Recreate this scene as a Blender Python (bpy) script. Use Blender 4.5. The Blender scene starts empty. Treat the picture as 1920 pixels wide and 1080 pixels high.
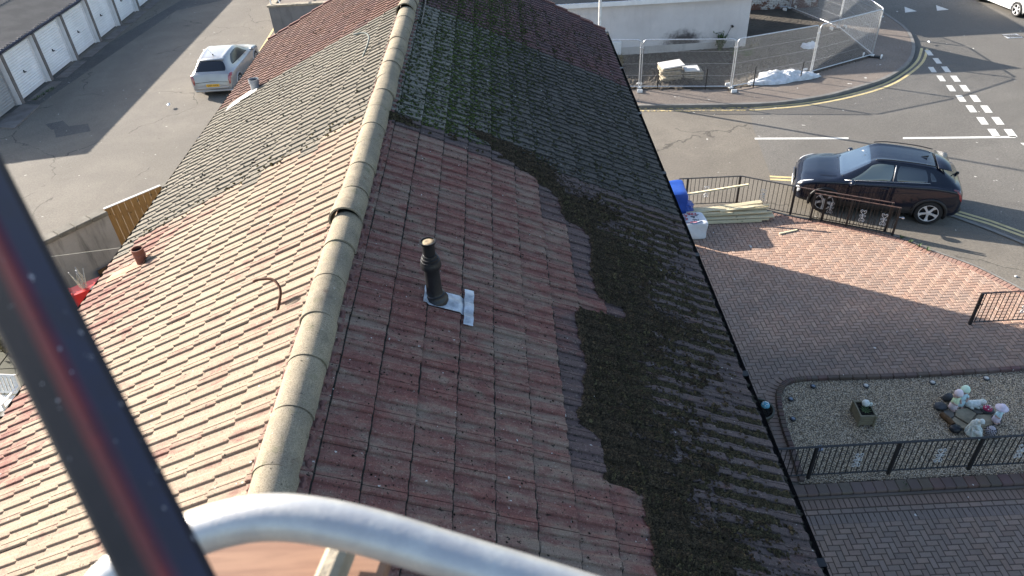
import bpy, math, random
import numpy as np
from mathutils import Vector, Matrix
random.seed(7); RNG = np.random.default_rng(7)
R_ = math.radians
S = bpy.context.scene; COL = S.collection

# ------------------------------------------------------------------ camera, sky, sun, exposure
HC = 11.2                                       # camera height above the ground
FPX = 1369.78
PITCH, ROLL, YAW = R_(37.283), R_(-3.4126), R_(0.42718)
def _axes():
    cp, sp, cy, sy = math.cos(PITCH), math.sin(PITCH), math.cos(YAW), math.sin(YAW)
    r = Vector((cy, sy, 0)); fw0 = Vector((-sy, cy, 0)); u0 = Vector((0, 0, 1))
    fwd = fw0*cp - u0*sp; up = fw0*sp + u0*cp
    cr, sr = math.cos(ROLL), math.sin(ROLL)
    return r*cr + up*sr, -r*sr + up*cr, fwd
CR, CU, CF = _axes()
CAMP = Vector((0, 0, HC))
cd = bpy.data.cameras.new("camera"); cam = bpy.data.objects.new("camera", cd); COL.objects.link(cam)
cam.matrix_world = Matrix(((CR.x, CU.x, -CF.x, 0), (CR.y, CU.y, -CF.y, 0), (CR.z, CU.z, -CF.z, HC), (0, 0, 0, 1)))
cd.sensor_width = 36; cd.lens = 36*FPX/1920; cd.clip_start = 0.05; cd.clip_end = 600
cd.dof.use_dof = True; cd.dof.focus_distance = 11.0; cd.dof.aperture_fstop = 5.6
S.camera = cam

SUN_AZ, SUN_EL = R_(148.5), R_(21.5)              # towards the sun: -X, +Y
sdir = Vector((math.cos(SUN_AZ)*math.cos(SUN_EL), math.sin(SUN_AZ)*math.cos(SUN_EL), math.sin(SUN_EL)))
sl = bpy.data.lights.new("sun", 'SUN'); sl.energy = 5.0; sl.angle = R_(0.5); sl.color = (1.0, 0.92, 0.81)
so = bpy.data.objects.new("sun", sl); COL.objects.link(so)
so.rotation_euler = sdir.to_track_quat('Z', 'Y').to_euler()
W = bpy.data.worlds.new("World"); S.world = W; W.use_nodes = True
wn = W.node_tree; bg = wn.nodes["Background"]
sky = wn.nodes.new("ShaderNodeTexSky"); sky.sky_type = 'NISHITA'; sky.sun_disc = False
sky.sun_elevation = SUN_EL; sky.sun_rotation = math.atan2(sdir.x, sdir.y)
sky.air_density = 1.0; sky.dust_density = 1.5; sky.ozone_density = 1.0
wn.links.new(sky.outputs[0], bg.inputs[0]); bg.inputs[1].default_value = 0.10
S.view_settings.view_transform = 'Standard'; S.view_settings.look = 'None'
S.view_settings.exposure = 1.78; S.view_settings.gamma = 1.0

# ------------------------------------------------------------------ helpers
def ray(px, py): return CR*((px-960)/FPX) - CU*((py-540)/FPX) + CF
def G(px, py, z=0.0):
    """world point at height z seen at photo pixel (px, py)"""
    d = ray(px, py); t = (z-HC)/d.z; p = CAMP + d*t
    return Vector((p.x, p.y, z))
def D(px, py, depth): return CAMP + ray(px, py)*depth

def tag(o, label=None, cat=None, group=None, kind=None):
    if label: o["label"] = label
    if cat: o["category"] = cat
    if group: o["group"] = group
    if kind: o["kind"] = kind
    return o
def empty(name, label, cat, loc=(0, 0, 0), rz=0.0, group=None):
    o = bpy.data.objects.new(name, None); COL.objects.link(o)
    o.location = loc; o.rotation_euler = (0, 0, rz); o.empty_display_size = .1
    return tag(o, label, cat, group)
def copy_tree(o, parent=None):
    c = o.copy(); COL.objects.link(c)
    if parent is not None: c.parent = parent
    for ch in list(o.children): copy_tree(ch, c)
    return c

class MB:
    def __init__(s): s.v = []; s.f = []; s.c = []
    def add(s, vs, fs, col=None):
        n = len(s.v); s.v.extend([tuple(v) for v in vs]); s.f.extend([tuple(n+i for i in f) for f in fs])
        s.c.extend([col]*len(fs)); return s
    def box(s, c, size, rz=0.0, M=None, col=None, taper=1.0):
        hx, hy, hz = size[0]/2, size[1]/2, size[2]/2
        P = [Vector((x*hx*(taper if z > 0 else 1), y*hy*(taper if z > 0 else 1), z*hz)) for z in (-1, 1) for x, y in ((-1, -1), (1, -1), (1, 1), (-1, 1))]
        if rz: P = [Matrix.Rotation(rz, 3, 'Z') @ p for p in P]
        if M is not None: P = [M @ p for p in P]
        c = Vector(c)
        return s.add([p+c for p in P], [(0, 3, 2, 1), (4, 5, 6, 7), (0, 1, 5, 4), (1, 2, 6, 5), (2, 3, 7, 6), (3, 0, 4, 7)], col)
    def bbox(s, c, size, b=.01, rz=0.0, M=None, col=None):
        """box with chamfered edges"""
        h = [size[i]/2 for i in range(3)]; b = min(b, min(h)*.9)
        vs = []; idx = {}
        for sx in (-1, 1):
            for sy in (-1, 1):
                for sz in (-1, 1):
                    for ax in range(3):
                        p = [sx*(h[0]-b), sy*(h[1]-b), sz*(h[2]-b)]; p[ax] = (sx, sy, sz)[ax]*h[ax]
                        idx[(sx, sy, sz, ax)] = len(vs); vs.append(Vector(p))
        fs = []
        for ax in range(3):
            o1, o2 = (ax+1) % 3, (ax+2) % 3
            for sg in (-1, 1):
                q = []
                for a, bb in ((-1, -1), (1, -1), (1, 1), (-1, 1)):
                    k = [0, 0, 0]; k[ax] = sg; k[o1] = a; k[o2] = bb; q.append(idx[(k[0], k[1], k[2], ax)])
                fs.append(tuple(q if sg > 0 else q[::-1]))
        for ax in range(3):
            o1, o2 = (ax+1) % 3, (ax+2) % 3
            for a in (-1, 1):
                for bb in (-1, 1):
                    k0 = [0, 0, 0]; k0[ax] = -1; k0[o1] = a; k0[o2] = bb; k1 = list(k0); k1[ax] = 1
                    q = [idx[(*k0, o1)], idx[(*k1, o1)], idx[(*k1, o2)], idx[(*k0, o2)]]
                    fs.append(tuple(q if a*bb < 0 else q[::-1]))
        for sx in (-1, 1):
            for sy in (-1, 1):
                for sz in (-1, 1):
                    q = [idx[(sx, sy, sz, 0)], idx[(sx, sy, sz, 1)], idx[(sx, sy, sz, 2)]]
                    fs.append(tuple(q if sx*sy*sz > 0 else q[::-1]))
        if rz: vs = [Matrix.Rotation(rz, 3, 'Z') @ p for p in vs]
        if M is not None: vs = [M @ p for p in vs]
        c = Vector(c)
        return s.add([p+c for p in vs], fs, col)
    def tube(s, pts, r, n=8, col=None, caps=True):
        pts = [Vector(p) for p in pts]; m = len(pts)
        rr = r if hasattr(r, '__len__') else [r]*m
        up = Vector((0, 0, 1)); rings = []; pa = None
        for i in range(m):
            t = (pts[min(i+1, m-1)]-pts[max(i-1, 0)]).normalized()
            a = t.cross(up) if pa is None else pa - t*pa.dot(t)
            if a.length < 1e-4: a = t.cross(Vector((1, 0, 0)))
            a.normalize(); b = a.cross(t).normalized(); pa = a
            rings.append([pts[i] + (a*math.cos(2*math.pi*k/n) + b*math.sin(2*math.pi*k/n))*rr[i] for k in range(n)])
        vs = [p for q in rings for p in q]
        fs = [(i*n+k, (i+1)*n+k, (i+1)*n+(k+1) % n, i*n+(k+1) % n) for i in range(m-1) for k in range(n)]
        if caps: fs += [tuple(range(n)), tuple(range(m*n-1, (m-1)*n-1, -1))]
        return s.add(vs, fs, col)
    def bar(s, a, b, w, h=None, col=None, up=(0, 0, 1)):
        """rectangular bar from a to b"""
        a, b = Vector(a), Vector(b); h = h or w; t = (b-a).normalized(); u = Vector(up)
        x = t.cross(u)
        if x.length < 1e-3: x = t.cross(Vector((0, 1, 0)))
        x.normalize(); y = x.cross(t)
        vs = [p + x*sx*w/2 + y*sy*h/2 for p in (a, b) for sx, sy in ((-1, -1), (1, -1), (1, 1), (-1, 1))]
        return s.add(vs, [(0, 3, 2, 1), (4, 5, 6, 7), (0, 1, 5, 4), (1, 2, 6, 5), (2, 3, 7, 6), (3, 0, 4, 7)], col)
    def lathe(s, prof, c=(0, 0, 0), n=20, M=None, sx=1, sy=1, col=None, close=True):
        c = Vector(c); vs = []
        for r, z in prof:
            for k in range(n):
                a = 2*math.pi*k/n; p = Vector((r*math.cos(a)*sx, r*math.sin(a)*sy, z))
                vs.append((M @ p if M is not None else p)+c)
        m = len(prof)
        fs = [(i*n+k, i*n+(k+1) % n, (i+1)*n+(k+1) % n, (i+1)*n+k) for i in range(m-1) for k in range(n)]
        if close: fs += [tuple(range(n-1, -1, -1)), tuple(range((m-1)*n, m*n))]
        return s.add(vs, fs, col)
    def blob(s, c, r, jit=.15, n=7, m=5, M=None, col=None, seed=None):
        rg = random.Random(seed) if seed is not None else random
        prof = []; c = Vector(c); vs = []; r = r if hasattr(r, '__len__') else (r, r, r)
        for i in range(m+1):
            th = math.pi*i/m
            for k in range(n):
                a = 2*math.pi*k/n; q = 1 + (rg.uniform(-jit, jit) if 0 < i < m else 0)
                p = Vector((math.sin(th)*math.cos(a)*r[0]*q, math.sin(th)*math.sin(a)*r[1]*q, -math.cos(th)*r[2]*q))
                vs.append((M @ p if M is not None else p)+c)
        fs = [(i*n+k, i*n+(k+1) % n, (i+1)*n+(k+1) % n, (i+1)*n+k) for i in range(m) for k in range(n)]
        return s.add(vs, fs, col)
    def prism(s, poly, z0, z1, col=None):
        n = len(poly)
        vs = [(p[0], p[1], z0) for p in poly] + [(p[0], p[1], z1) for p in poly]
        return s.add(vs, [tuple(range(n-1, -1, -1)), tuple(range(n, 2*n))] + [(i, (i+1) % n, n+(i+1) % n, n+i) for i in range(n)], col)
    def poly(s, pts, col=None): return s.add(pts, [tuple(range(len(pts)))], col)
    def build(s, name, mt, parent=None, smooth=False, loc=None, angle=None):
        me = bpy.data.meshes.new(name); me.from_pydata(s.v, [], s.f); me.update()
        if mt is not None: me.materials.append(mt)
        if any(c is not None for c in s.c):
            at = me.color_attributes.new("Col", 'FLOAT_COLOR', 'CORNER')
            arr = np.ones((len(me.loops), 4), np.float32); k = 0
            for f, c in zip(s.f, s.c):
                n = len(f)
                if c is not None: arr[k:k+n, :len(c)] = c
                k += n
            at.data.foreach_set("color", arr.ravel())
        if smooth: me.polygons.foreach_set("use_smooth", [True]*len(me.polygons))
        if smooth and angle:
            try: me.set_sharp_from_angle(angle=R_(angle))
            except Exception: pass
        o = bpy.data.objects.new(name, me); COL.objects.link(o)
        if parent is not None: o.parent = parent
        if loc is not None: o.location = loc
        return o

def crv(pts, n=8):
    """Catmull-Rom through pts"""
    pts = [Vector(p) for p in pts]; out = []
    for i in range(len(pts)-1):
        p0, p1, p2, p3 = pts[max(i-1, 0)], pts[i], pts[i+1], pts[min(i+2, len(pts)-1)]
        for k in range(n):
            t = k/n
            out.append(.5*((2*p1) + (p2-p0)*t + (2*p0-5*p1+4*p2-p3)*t*t + (3*p1-p0-3*p2+p3)*t**3))
    return out + [pts[-1]]
def inpoly(x, y, poly):
    c = False; j = len(poly)-1
    for i in range(len(poly)):
        xi, yi, xj, yj = poly[i][0], poly[i][1], poly[j][0], poly[j][1]
        if (yi > y) != (yj > y) and x < (xj-xi)*(y-yi)/(yj-yi)+xi: c = not c
        j = i
    return c
def offset_line(pts, d):
    """pts shifted sideways (left positive) in the ground plane"""
    out = []; m = len(pts)
    for i in range(m):
        t = pts[min(i+1, m-1)]-pts[max(i-1, 0)]; n = Vector((-t.y, t.x, 0)).normalized()
        out.append(pts[i]+n*d)
    return out
def ribbon(mb, pts, d0, d1, z, col=None):
    a, b = offset_line(pts, d0), offset_line(pts, d1)
    vs = [(p.x, p.y, z) for p in a]+[(p.x, p.y, z) for p in b]; m = len(pts)
    fl = d0 > d1
    return mb.add(vs, [((i, i+1, m+i+1, m+i) if not fl else (i, m+i, m+i+1, i+1)) for i in range(m-1)], col)

# ------------------------------------------------------------------ materials
class NT:
    def __init__(s, name):
        s.m = bpy.data.materials.new(name); s.m.use_nodes = True; s.t = s.m.node_tree; s.n = s.t.nodes; s.l = s.t.links
        s.b = s.n["Principled BSDF"]
    def node(s, t, **kw):
        n = s.n.new(t)
        for k, v in kw.items(): setattr(n, k, v)
        return n
    def coord(s, scale=(1, 1, 1), world=False, rot=(0, 0, 0)):
        if world: src = s.node("ShaderNodeNewGeometry").outputs["Position"]
        else: src = s.node("ShaderNodeTexCoord").outputs["Object"]
        mp = s.node("ShaderNodeMapping"); mp.inputs["Scale"].default_value = scale; mp.inputs["Rotation"].default_value = rot
        s.l.new(src, mp.inputs[0]); return mp.outputs[0]
    def noise(s, co, scale, detail=4, rough=.6, dist=0.0):
        n = s.node("ShaderNodeTexNoise"); n.inputs["Scale"].default_value = scale; n.inputs["Detail"].default_value = detail
        n.inputs["Roughness"].default_value = rough; n.inputs["Distortion"].default_value = dist
        s.l.new(co, n.inputs["Vector"]); return n.outputs["Fac"]
    def ramp(s, fac, a, b, lo=0.0, hi=1.0):
        n = s.node("ShaderNodeMapRange"); n.interpolation_type = 'SMOOTHSTEP'
        for i, v in ((1, a), (2, b), (3, lo), (4, hi)): n.inputs[i].default_value = v
        s.l.new(fac, n.inputs[0]); return n.outputs[0]
    def math(s, op, a, b=None):
        n = s.node("ShaderNodeMath", operation=op)
        for i, v in enumerate((a, b)):
            if v is None: continue
            if isinstance(v, (int, float)): n.inputs[i].default_value = v
            else: s.l.new(v, n.inputs[i])
        return n.outputs[0]
    def mix(s, fac, a, b, mode='MIX'):
        n = s.node("ShaderNodeMix"); n.data_type = 'RGBA'; n.blend_type = mode
        for sock, v in ((n.inputs[0], fac), (n.inputs[6], a), (n.inputs[7], b)):
            if isinstance(v, (int, float)): sock.default_value = v
            elif isinstance(v, tuple): sock.default_value = (*v, 1.0) if len(v) == 3 else v
            else: s.l.new(v, sock)
        return n.outputs[2]
    def attr(s, name="Col"):
        return s.node("ShaderNodeAttribute", attribute_name=name)
    def bump(s, h, strength=.3, dist=.01):
        n = s.node("ShaderNodeBump"); n.inputs["Strength"].default_value = strength; n.inputs["Distance"].default_value = dist
        s.l.new(h, n.inputs["Height"]); s.l.new(n.outputs[0], s.b.inputs["Normal"])
    def out(s, col=None, rough=.8, metal=0.0, spec=.4):
        if col is not None:
            if isinstance(col, tuple): s.b.inputs["Base Color"].default_value = (*col, 1)
            else: s.l.new(col, s.b.inputs["Base Color"])
        if isinstance(rough, (int, float)): s.b.inputs["Roughness"].default_value = rough
        else: s.l.new(rough, s.b.inputs["Roughness"])
        s.b.inputs["Metallic"].default_value = metal; s.b.inputs["Specular IOR Level"].default_value = spec
        return s.m

def simple(name, col, rough=.7, var=.25, scale=6.0, metal=0.0, bump=0.0, bscale=60.0, spec=.4, col2=None, coat=0.0, world=False):
    t = NT(name); co = t.coord(world=world)
    c2 = col2 or tuple(v*(1-var) for v in col)
    f = t.ramp(t.noise(co, scale, 5), .32, .68)
    f2 = t.noise(co, scale*9, 3)
    c = t.mix(f, col, c2); c = t.mix(t.ramp(f2, .3, .75, 0, .35), c, tuple(v*.75 for v in col))
    if bump: t.bump(t.noise(co, bscale, 3), bump, .01)
    m = t.out(c, rough, metal, spec)
    if coat: t.b.inputs["Coat Weight"].default_value = coat; t.b.inputs["Coat Roughness"].default_value = .05
    return m

M = {}
M['black_metal'] = simple('black_painted_metal', (.018, .018, .02), .45, .3, 12)
M['rust_rail'] = simple('rusty_brown_rail', (.09, .05, .04), .6, .5, 9, col2=(.03, .022, .02))
M['silver_scroll'] = simple('silver_painted_scroll', (.62, .63, .64), .5, .3, 30)
M['galv'] = simple('galvanised_steel', (.62, .64, .67), .42, .3, 14, metal=.7, bump=.12, bscale=40)
M['rail_galv'] = simple('dull_galvanised_tube', (.56, .555, .54), .46, .45, 30, metal=.6, bump=.05, bscale=130, col2=(.46, .46, .47))
M['white_plastic'] = simple('white_plastic', (.75, .75, .74), .4, .1, 10)
M['white_metal'] = simple('white_painted_steel', (.72, .73, .74), .4, .12, 4)
M['black_plastic'] = simple('black_gutter_plastic', (.014, .014, .016), .4, .3, 8)
M['fascia'] = simple('dark_fascia', (.03, .03, .032), .5)
M['rubber'] = simple('tyre_rubber', (.018, .018, .019), .75, .2, 20)
M['dark'] = simple('dark_underside', (.008, .008, .009), .8)
M['chrome'] = simple('bright_trim', (.7, .7, .72), .2, .1, 10, metal=.9)
M['alloy'] = simple('silver_alloy', (.68, .68, .69), .35, .1, 10, metal=.35)
M['dark_alloy'] = simple('dark_alloy', (.03, .03, .033), .35, .1, 10, metal=.5)
M['cladding'] = simple('black_car_cladding', (.02, .02, .022), .55)
def paint(name, col, rough=.3, metal=.0, coat=.6):
    t = NT(name); co = t.coord(); f = t.noise(co, 2.5, 4)
    c = t.mix(t.ramp(f, .35, .7, 0, .3), col, tuple(v*.8+.01 for v in col))
    d = t.ramp(t.noise(co, 40, 3), .6, .8, 0, .03 if col[0] < .1 else .12)
    c = t.mix(d, c, (.3, .28, .25)); m = t.out(c, t.ramp(f, .3, .8, rough*.8, rough*1.3), metal, .5)
    t.b.inputs["Coat Weight"].default_value = coat; t.b.inputs["Coat Roughness"].default_value = .04
    return m
M['black_paint'] = paint('deep_blue_black_car_paint', (.006, .009, .019), .20, 0, .5); M['black_paint'].node_tree.nodes['Principled BSDF'].inputs['Specular IOR Level'].default_value = .25
M['silver_paint'] = paint('silver_car_paint', (.34, .34, .345), .36, .5)
M['white_paint'] = paint('white_car_paint', (.78, .78, .77), .3)
M['dark_paint'] = paint('dark_grey_car_paint', (.03, .032, .036), .3)
def glass(name, col, rough=.06):
    t = NT(name); t.out(col, rough, 0, .8); t.b.inputs["Coat Weight"].default_value = 1; t.b.inputs["Coat Roughness"].default_value = .02
    return t.m
M['car_glass'] = glass('tinted_car_glass', (.012, .016, .022))
M['rear_glass'] = simple('smoked_rear_glass', (.022, .026, .036), .18, .1, 3, spec=.35)
M['screen_glass'] = glass('windscreen_glass', (.02, .035, .06))
M['pale_glass'] = glass('pale_side_glass', (.085, .11, .11))
M['lamp_clear'] = glass('clear_headlamp', (.55, .57, .6), .1)
M['lamp_red'] = glass('red_rear_lamp', (.25, .02, .025), .12)
M['lamp_dark_red'] = glass('smoked_rear_lamp', (.09, .02, .03), .12)
M['plate_yellow'] = simple('yellow_number_plate', (.75, .42, .05), .4, .1)
M['ink'] = simple('black_ink', (.01, .01, .01), .5)

def tile_mat():
    t = NT('worn_concrete_tile'); a = t.attr(); co = t.coord(world=True)
    sep = t.node("ShaderNodeSeparateColor"); a2 = t.attr("Wear"); t.l.new(a2.outputs["Color"], sep.inputs[0])
    red_amt, dark_amt, rnd = sep.outputs[0], sep.outputs[1], sep.outputs[2]
    cs = t.coord((.8, 2.6, .8), world=True)
    n1 = t.noise(cs, 1.7, 7, .70, .9)
    n2 = t.noise(co, 11, 5, .65)
    k = t.math('ADD', t.math('MULTIPLY', n1, .75), t.math('MULTIPLY', n2, .25))
    k = t.math('ADD', k, t.math('MULTIPLY', t.math('SUBTRACT', red_amt, .5), .55))
    fr = t.ramp(k, .45, .67)
    fine = t.noise(co, 160, 3, .7)
    redc = t.mix(t.ramp(n2, .3, .7), (.20, .082, .068), (.152, .066, .058))
    c = t.mix(fr, a.outputs["Color"], redc)
    # gritty surface
    c = t.mix(t.ramp(fine, .35, .62, .45, 0), c, (.02, .018, .016))
    c = t.mix(t.ramp(t.noise(co, 60, 4, .7), .56, .70, 0, .38), c, (.42, .36, .28))
    # dark growth
    n3 = t.noise(co, 16, 6, .75)
    g = t.math('ADD', n3, t.math('MULTIPLY', t.math('SUBTRACT', dark_amt, .5), .62))
    c = t.mix(t.ramp(g, .55, .68, 0, .9), c, (.018, .018, .016))
    n4 = t.noise(co, 42, 3, .6)
    sp = t.math('ADD', n4, t.math('MULTIPLY', dark_amt, .10))
    c = t.mix(t.ramp(sp, .665, .70), c, (.014, .014, .010))
    # bird lime and pale lichen dots
    n5 = t.noise(co, 27, 2, .5)
    c = t.mix(t.ramp(n5, .735, .76), c, (.42, .42, .40))
    t.bump(t.math('ADD', fine, t.math('MULTIPLY', n2, .6)), .35, .006)
    return t.out(c, .9, 0, .25)
M['tile'] = tile_mat()

def ridge_mat():
    t = NT('lichened_ridge_tile'); co = t.coord(world=True)
    n = t.noise(co, 3.5, 6, .7); f = t.noise(co, 140, 3, .7); b = t.noise(co, 26, 4, .7)
    c = t.mix(t.ramp(n, .38, .66), (.30, .255, .185), (.23, .20, .155))
    c = t.mix(t.ramp(t.noise(co, 8, 5, .7), .54, .70, 0, .7), c, (.17, .16, .10)); c = t.mix(t.ramp(t.noise(co, 2.1, 6, .75, 1.0), .52, .68, 0, .55), c, (.13, .115, .09))
    c = t.mix(t.ramp(t.noise(co, 5.2, 5, .7), .6, .75, 0, .6), c, (.12, .07, .055))
    c = t.mix(t.ramp(f, .36, .58, .5, 0), c, (.03, .027, .02))
    c = t.mix(t.ramp(b, .64, .70, 0, .85), c, (.02, .02, .018))
    c = t.mix(t.ramp(t.noise(co, 33, 3), .68, .74, 0, .8), c, (.38, .37, .33))
    t.bump(t.math('ADD', f, b), .4, .006)
    return t.out(c, .92, 0, .2)
M['ridge'] = ridge_mat()
M['mortar'] = simple('bedding_mortar', (.17, .085, .075), .95, .4, 14, bump=.6, bscale=50)
M['mortar_dark'] = simple('mossy_mortar', (.05, .045, .03), .95, .5, 14, bump=.8, bscale=60)

def asphalt(name, c1, c2, patch=.6, fine=220, crack=False, light=(.30, .28, .25)):
    t = NT(name); co = t.coord(world=True)
    n = t.noise(co, patch, 7, .68, .8); f = t.noise(co, fine, 3, .7); m = t.noise(co, 17, 6, .8); w_ = t.noise(co, patch*.28, 4, .6, 1.5)
    c = t.mix(t.ramp(n, .34, .66), c1, c2)
    c = t.mix(t.ramp(w_, .42, .62, 0, .5), c, tuple(v*.66 for v in c1))
    c = t.mix(t.ramp(t.noise(co, patch*4, 6, .75, .5), .5, .72, 0, .45), c, tuple(v*.6 for v in c1))
    c = t.mix(t.ramp(m, .36, .56, .55, 0), c, tuple(v*.42 for v in c1))
    c = t.mix(t.ramp(m, .55, .72, 0, .55), c, light)
    c = t.mix(t.ramp(f, .52, .66, 0, .6), c, light)
    c = t.mix(t.ramp(f, .34, .48, .6, 0), c, tuple(v*.4 for v in c1))
    if crack:
        v = t.node("ShaderNodeTexVoronoi", feature='DISTANCE_TO_EDGE'); v.inputs["Scale"].default_value = .20
        w = t.node("ShaderNodeVectorMath", operation='ADD'); nn = t.node("ShaderNodeTexNoise"); nn.inputs["Scale"].default_value = 1.3; nn.inputs["Detail"].default_value = 6
        t.l.new(co, nn.inputs["Vector"]); t.l.new(co, w.inputs[0]); t.l.new(nn.outputs["Color"], w.inputs[1]); t.l.new(w.outputs[0], v.inputs["Vector"])
        brk = t.ramp(t.noise(co, .4, 2), .44, .52)
        c = t.mix(t.math('MULTIPLY', t.ramp(v.outputs["Distance"], .001, .007, .6, 0), brk), c, (.025, .024, .022))
        c = t.mix(t.ramp(t.noise(co, 1.1, 3, .5, .6), .70, .78, 0, .55), c, (.03, .028, .027))
    c = t.mix(t.ramp(t.noise(co, 4.1, 2, .5), .735, .75, 0, .8), c, (.5, .48, .44))
    t.bump(t.math('ADD', f, m), .45, .01)
    return t.out(c, .9, 0, .3)
M['ground'] = asphalt('old_coarse_asphalt', (.185, .164, .136), (.145, .128, .108), crack=True)
M['road'] = asphalt('road_asphalt', (.130, .121, .110), (.152, .142, .128), .35, 260)
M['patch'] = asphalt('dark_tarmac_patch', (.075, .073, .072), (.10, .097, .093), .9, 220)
M['pave'] = asphalt('pink_grey_footway', (.215, .175, .145), (.18, .15, .128), .8, 180, light=(.34, .30, .27))
M['dirt'] = simple('bare_dirt', (.045, .038, .032), .95, .4, .8, col2=(.075, .065, .052), bump=.9, bscale=22, world=True)
M['kerb'] = simple('concrete_kerb', (.21, .20, .185), .85, .3, 2.5, bump=.3, world=True)
M['white_line'] = simple('white_road_paint', (.62, .61, .57), .7, .2, 5, world=True)
M['worn_line'] = simple('worn_white_road_paint', (.45, .43, .38), .8, .3, 5, world=True)
M['yellow_line'] = simple('yellow_road_paint', (.58, .47, .24), .75, .25, 4, world=True)
def worn_yellow():
    t = NT('worn_yellow_road_paint'); co = t.coord(world=True)
    c = t.mix(t.ramp(t.noise(co, 9, 5, .7), .45, .55), (.13, .12, .11), (.5, .39, .17)); return t.out(c, .85)
M['worn_yellow'] = worn_yellow()
def brick_mat():
    t = NT('block_paving'); a = t.attr(); co = t.coord(world=True)
    n = t.noise(co, .55, 5, .6); f = t.noise(co, 150, 3, .7); g = t.noise(co, 7, 5, .7)
    c = t.mix(t.ramp(n, .42, .66, 0, .4), a.outputs["Color"], (.21, .175, .155))
    c = t.mix(t.ramp(g, .5, .8, 0, .4), c, (.10, .08, .07))
    c = t.mix(t.ramp(f, .35, .6, .35, 0), c, (.05, .042, .038))
    c = t.mix(t.ramp(t.noise(co, 6.3, 2, .5), .74, .76), c, (.5, .48, .46))
    t.bump(f, .3, .004); return t.out(c, .85, 0, .3)
M['brick'] = brick_mat()
M['joint'] = simple('paving_joint_sand', (.06, .047, .04), .95, .4, 3, world=True)
def gravel_mat():
    t = NT('pea_gravel'); co = t.coord(world=True)
    v = t.node("ShaderNodeTexVoronoi"); v.inputs["Scale"].default_value = 55; t.l.new(co, v.inputs["Vector"])
    sep = t.node("ShaderNodeSeparateColor"); t.l.new(v.outputs["Color"], sep.inputs[0])
    c = t.mix(t.ramp(sep.outputs[0], 0, 1), (.26, .20, .135), (.74, .62, .46))
    c = t.mix(t.ramp(sep.outputs[1], .55, .9, 0, .8), c, (.07, .055, .045))
    c = t.mix(t.ramp(v.outputs["Distance"], .25, .7, 0, .85), c, (.03, .024, .018))
    t.bump(v.outputs["Distance"], -1.0, .012); return t.out(c, .85)
M['gravel'] = gravel_mat()
def pebble_mat():
    t = NT('gravel_pebbles'); a = t.attr(); return t.out(a.outputs["Color"], .8)
M['pebble'] = pebble_mat()
def moss_mat():
    t = NT('roof_moss'); a = t.attr(); co = t.coord(world=True)
    n = t.noise(co, 90, 4, .7); c = t.mix(t.ramp(n, .3, .7), a.outputs["Color"], (.012, .010, .007))
    t.bump(n, .8, .01); return t.out(c, .95, 0, .15)
M['moss'] = moss_mat()
def render_mat(name, c1, c2, stain=None, fine=90, wet=0.0):
    t = NT(name); co = t.coord(world=True); n = t.noise(co, .9, 6, .6); f = t.noise(co, fine, 3, .75)
    c = t.mix(t.ramp(n, .35, .7), c1, c2)
    st = t.noise(t.coord((2.2, 2.2, .35), world=True), 1.6, 5, .65)
    c = t.mix(t.ramp(st, .5, .72, 0, wet), c, tuple(v*.3 for v in c1))
    c = t.mix(t.ramp(f, .32, .5, .35, 0), c, tuple(v*.45 for v in c1))
    if stain:
        g = t.node("ShaderNodeNewGeometry"); vm = t.node("ShaderNodeVectorMath", operation='SUBTRACT'); vm.inputs[1].default_value = stain[0]
        t.l.new(g.outputs["Position"], vm.inputs[0]); v2 = t.node("ShaderNodeVectorMath", operation='MULTIPLY'); v2.inputs[1].default_value = stain[1]
        t.l.new(vm.outputs[0], v2.inputs[0]); ln = t.node("ShaderNodeVectorMath", operation='LENGTH'); t.l.new(v2.outputs[0], ln.inputs[0])
        d = t.math('ADD', ln.outputs["Value"], t.math('MULTIPLY', t.math('SUBTRACT', t.noise(co, 5, 6, .75), .5), 1.4))
        c = t.mix(t.ramp(d, .35, 1.15, .9, 0), c, (.025, .022, .024))
    t.bump(f, .5, .008); return t.out(c, .92, 0, .2)
_w0 = G(1290, 95)
M['white_render'] = render_mat('white_roughcast', (.60, .575, .57), (.53, .505, .50), stain=((5.09+2.45, 30.35, .55), (1.05, 1, 1.9)), wet=.12)
M['house_render'] = render_mat('buff_roughcast', (.38, .34, .29), (.32, .29, .25))
M['grey_render'] = render_mat('grey_roughcast', (.20, .195, .19), (.15, .147, .145), wet=.3)
M['garden_render'] = render_mat('stained_garden_roughcast', (.30, .28, .26), (.22, .205, .19), wet=.75, fine=60)
M['coping'] = simple('weathered_coping', (.17, .155, .13), .9, .4, 4, bump=.5, bscale=30, world=True)
def wbrick():
    t = NT('white_painted_brick'); co = t.coord()
    b = t.node("ShaderNodeTexBrick"); b.inputs["Scale"].default_value = 1.0
    b.inputs["Brick Width"].default_value = .23; b.inputs["Row Height"].default_value = .075; b.inputs["Mortar Size"].default_value = .008
    mp = t.node("ShaderNodeMapping"); mp.inputs["Rotation"].default_value = (R_(90), 0, 0); t.l.new(co, mp.inputs[0]); t.l.new(mp.outputs[0], b.inputs["Vector"])
    b.inputs["Color1"].default_value = (.58, .56, .53, 1); b.inputs["Color2"].default_value = (.5, .48, .45, 1); b.inputs["Mortar"].default_value = (.12, .10, .09, 1)
    sep = t.node("ShaderNodeSeparateXYZ"); t.l.new(co, sep.inputs[0])
    k = t.math('SUBTRACT', t.noise(co, 3.5, 5, .7), t.math('MULTIPLY', sep.outputs[2], .45))
    c = t.mix(t.ramp(k, .36, .44), b.outputs["Color"], (.13, .065, .05)); t.bump(b.outputs["Fac"], -.5, .01)
    return t.out(c, .9)
M['white_brick'] = wbrick()
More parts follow.
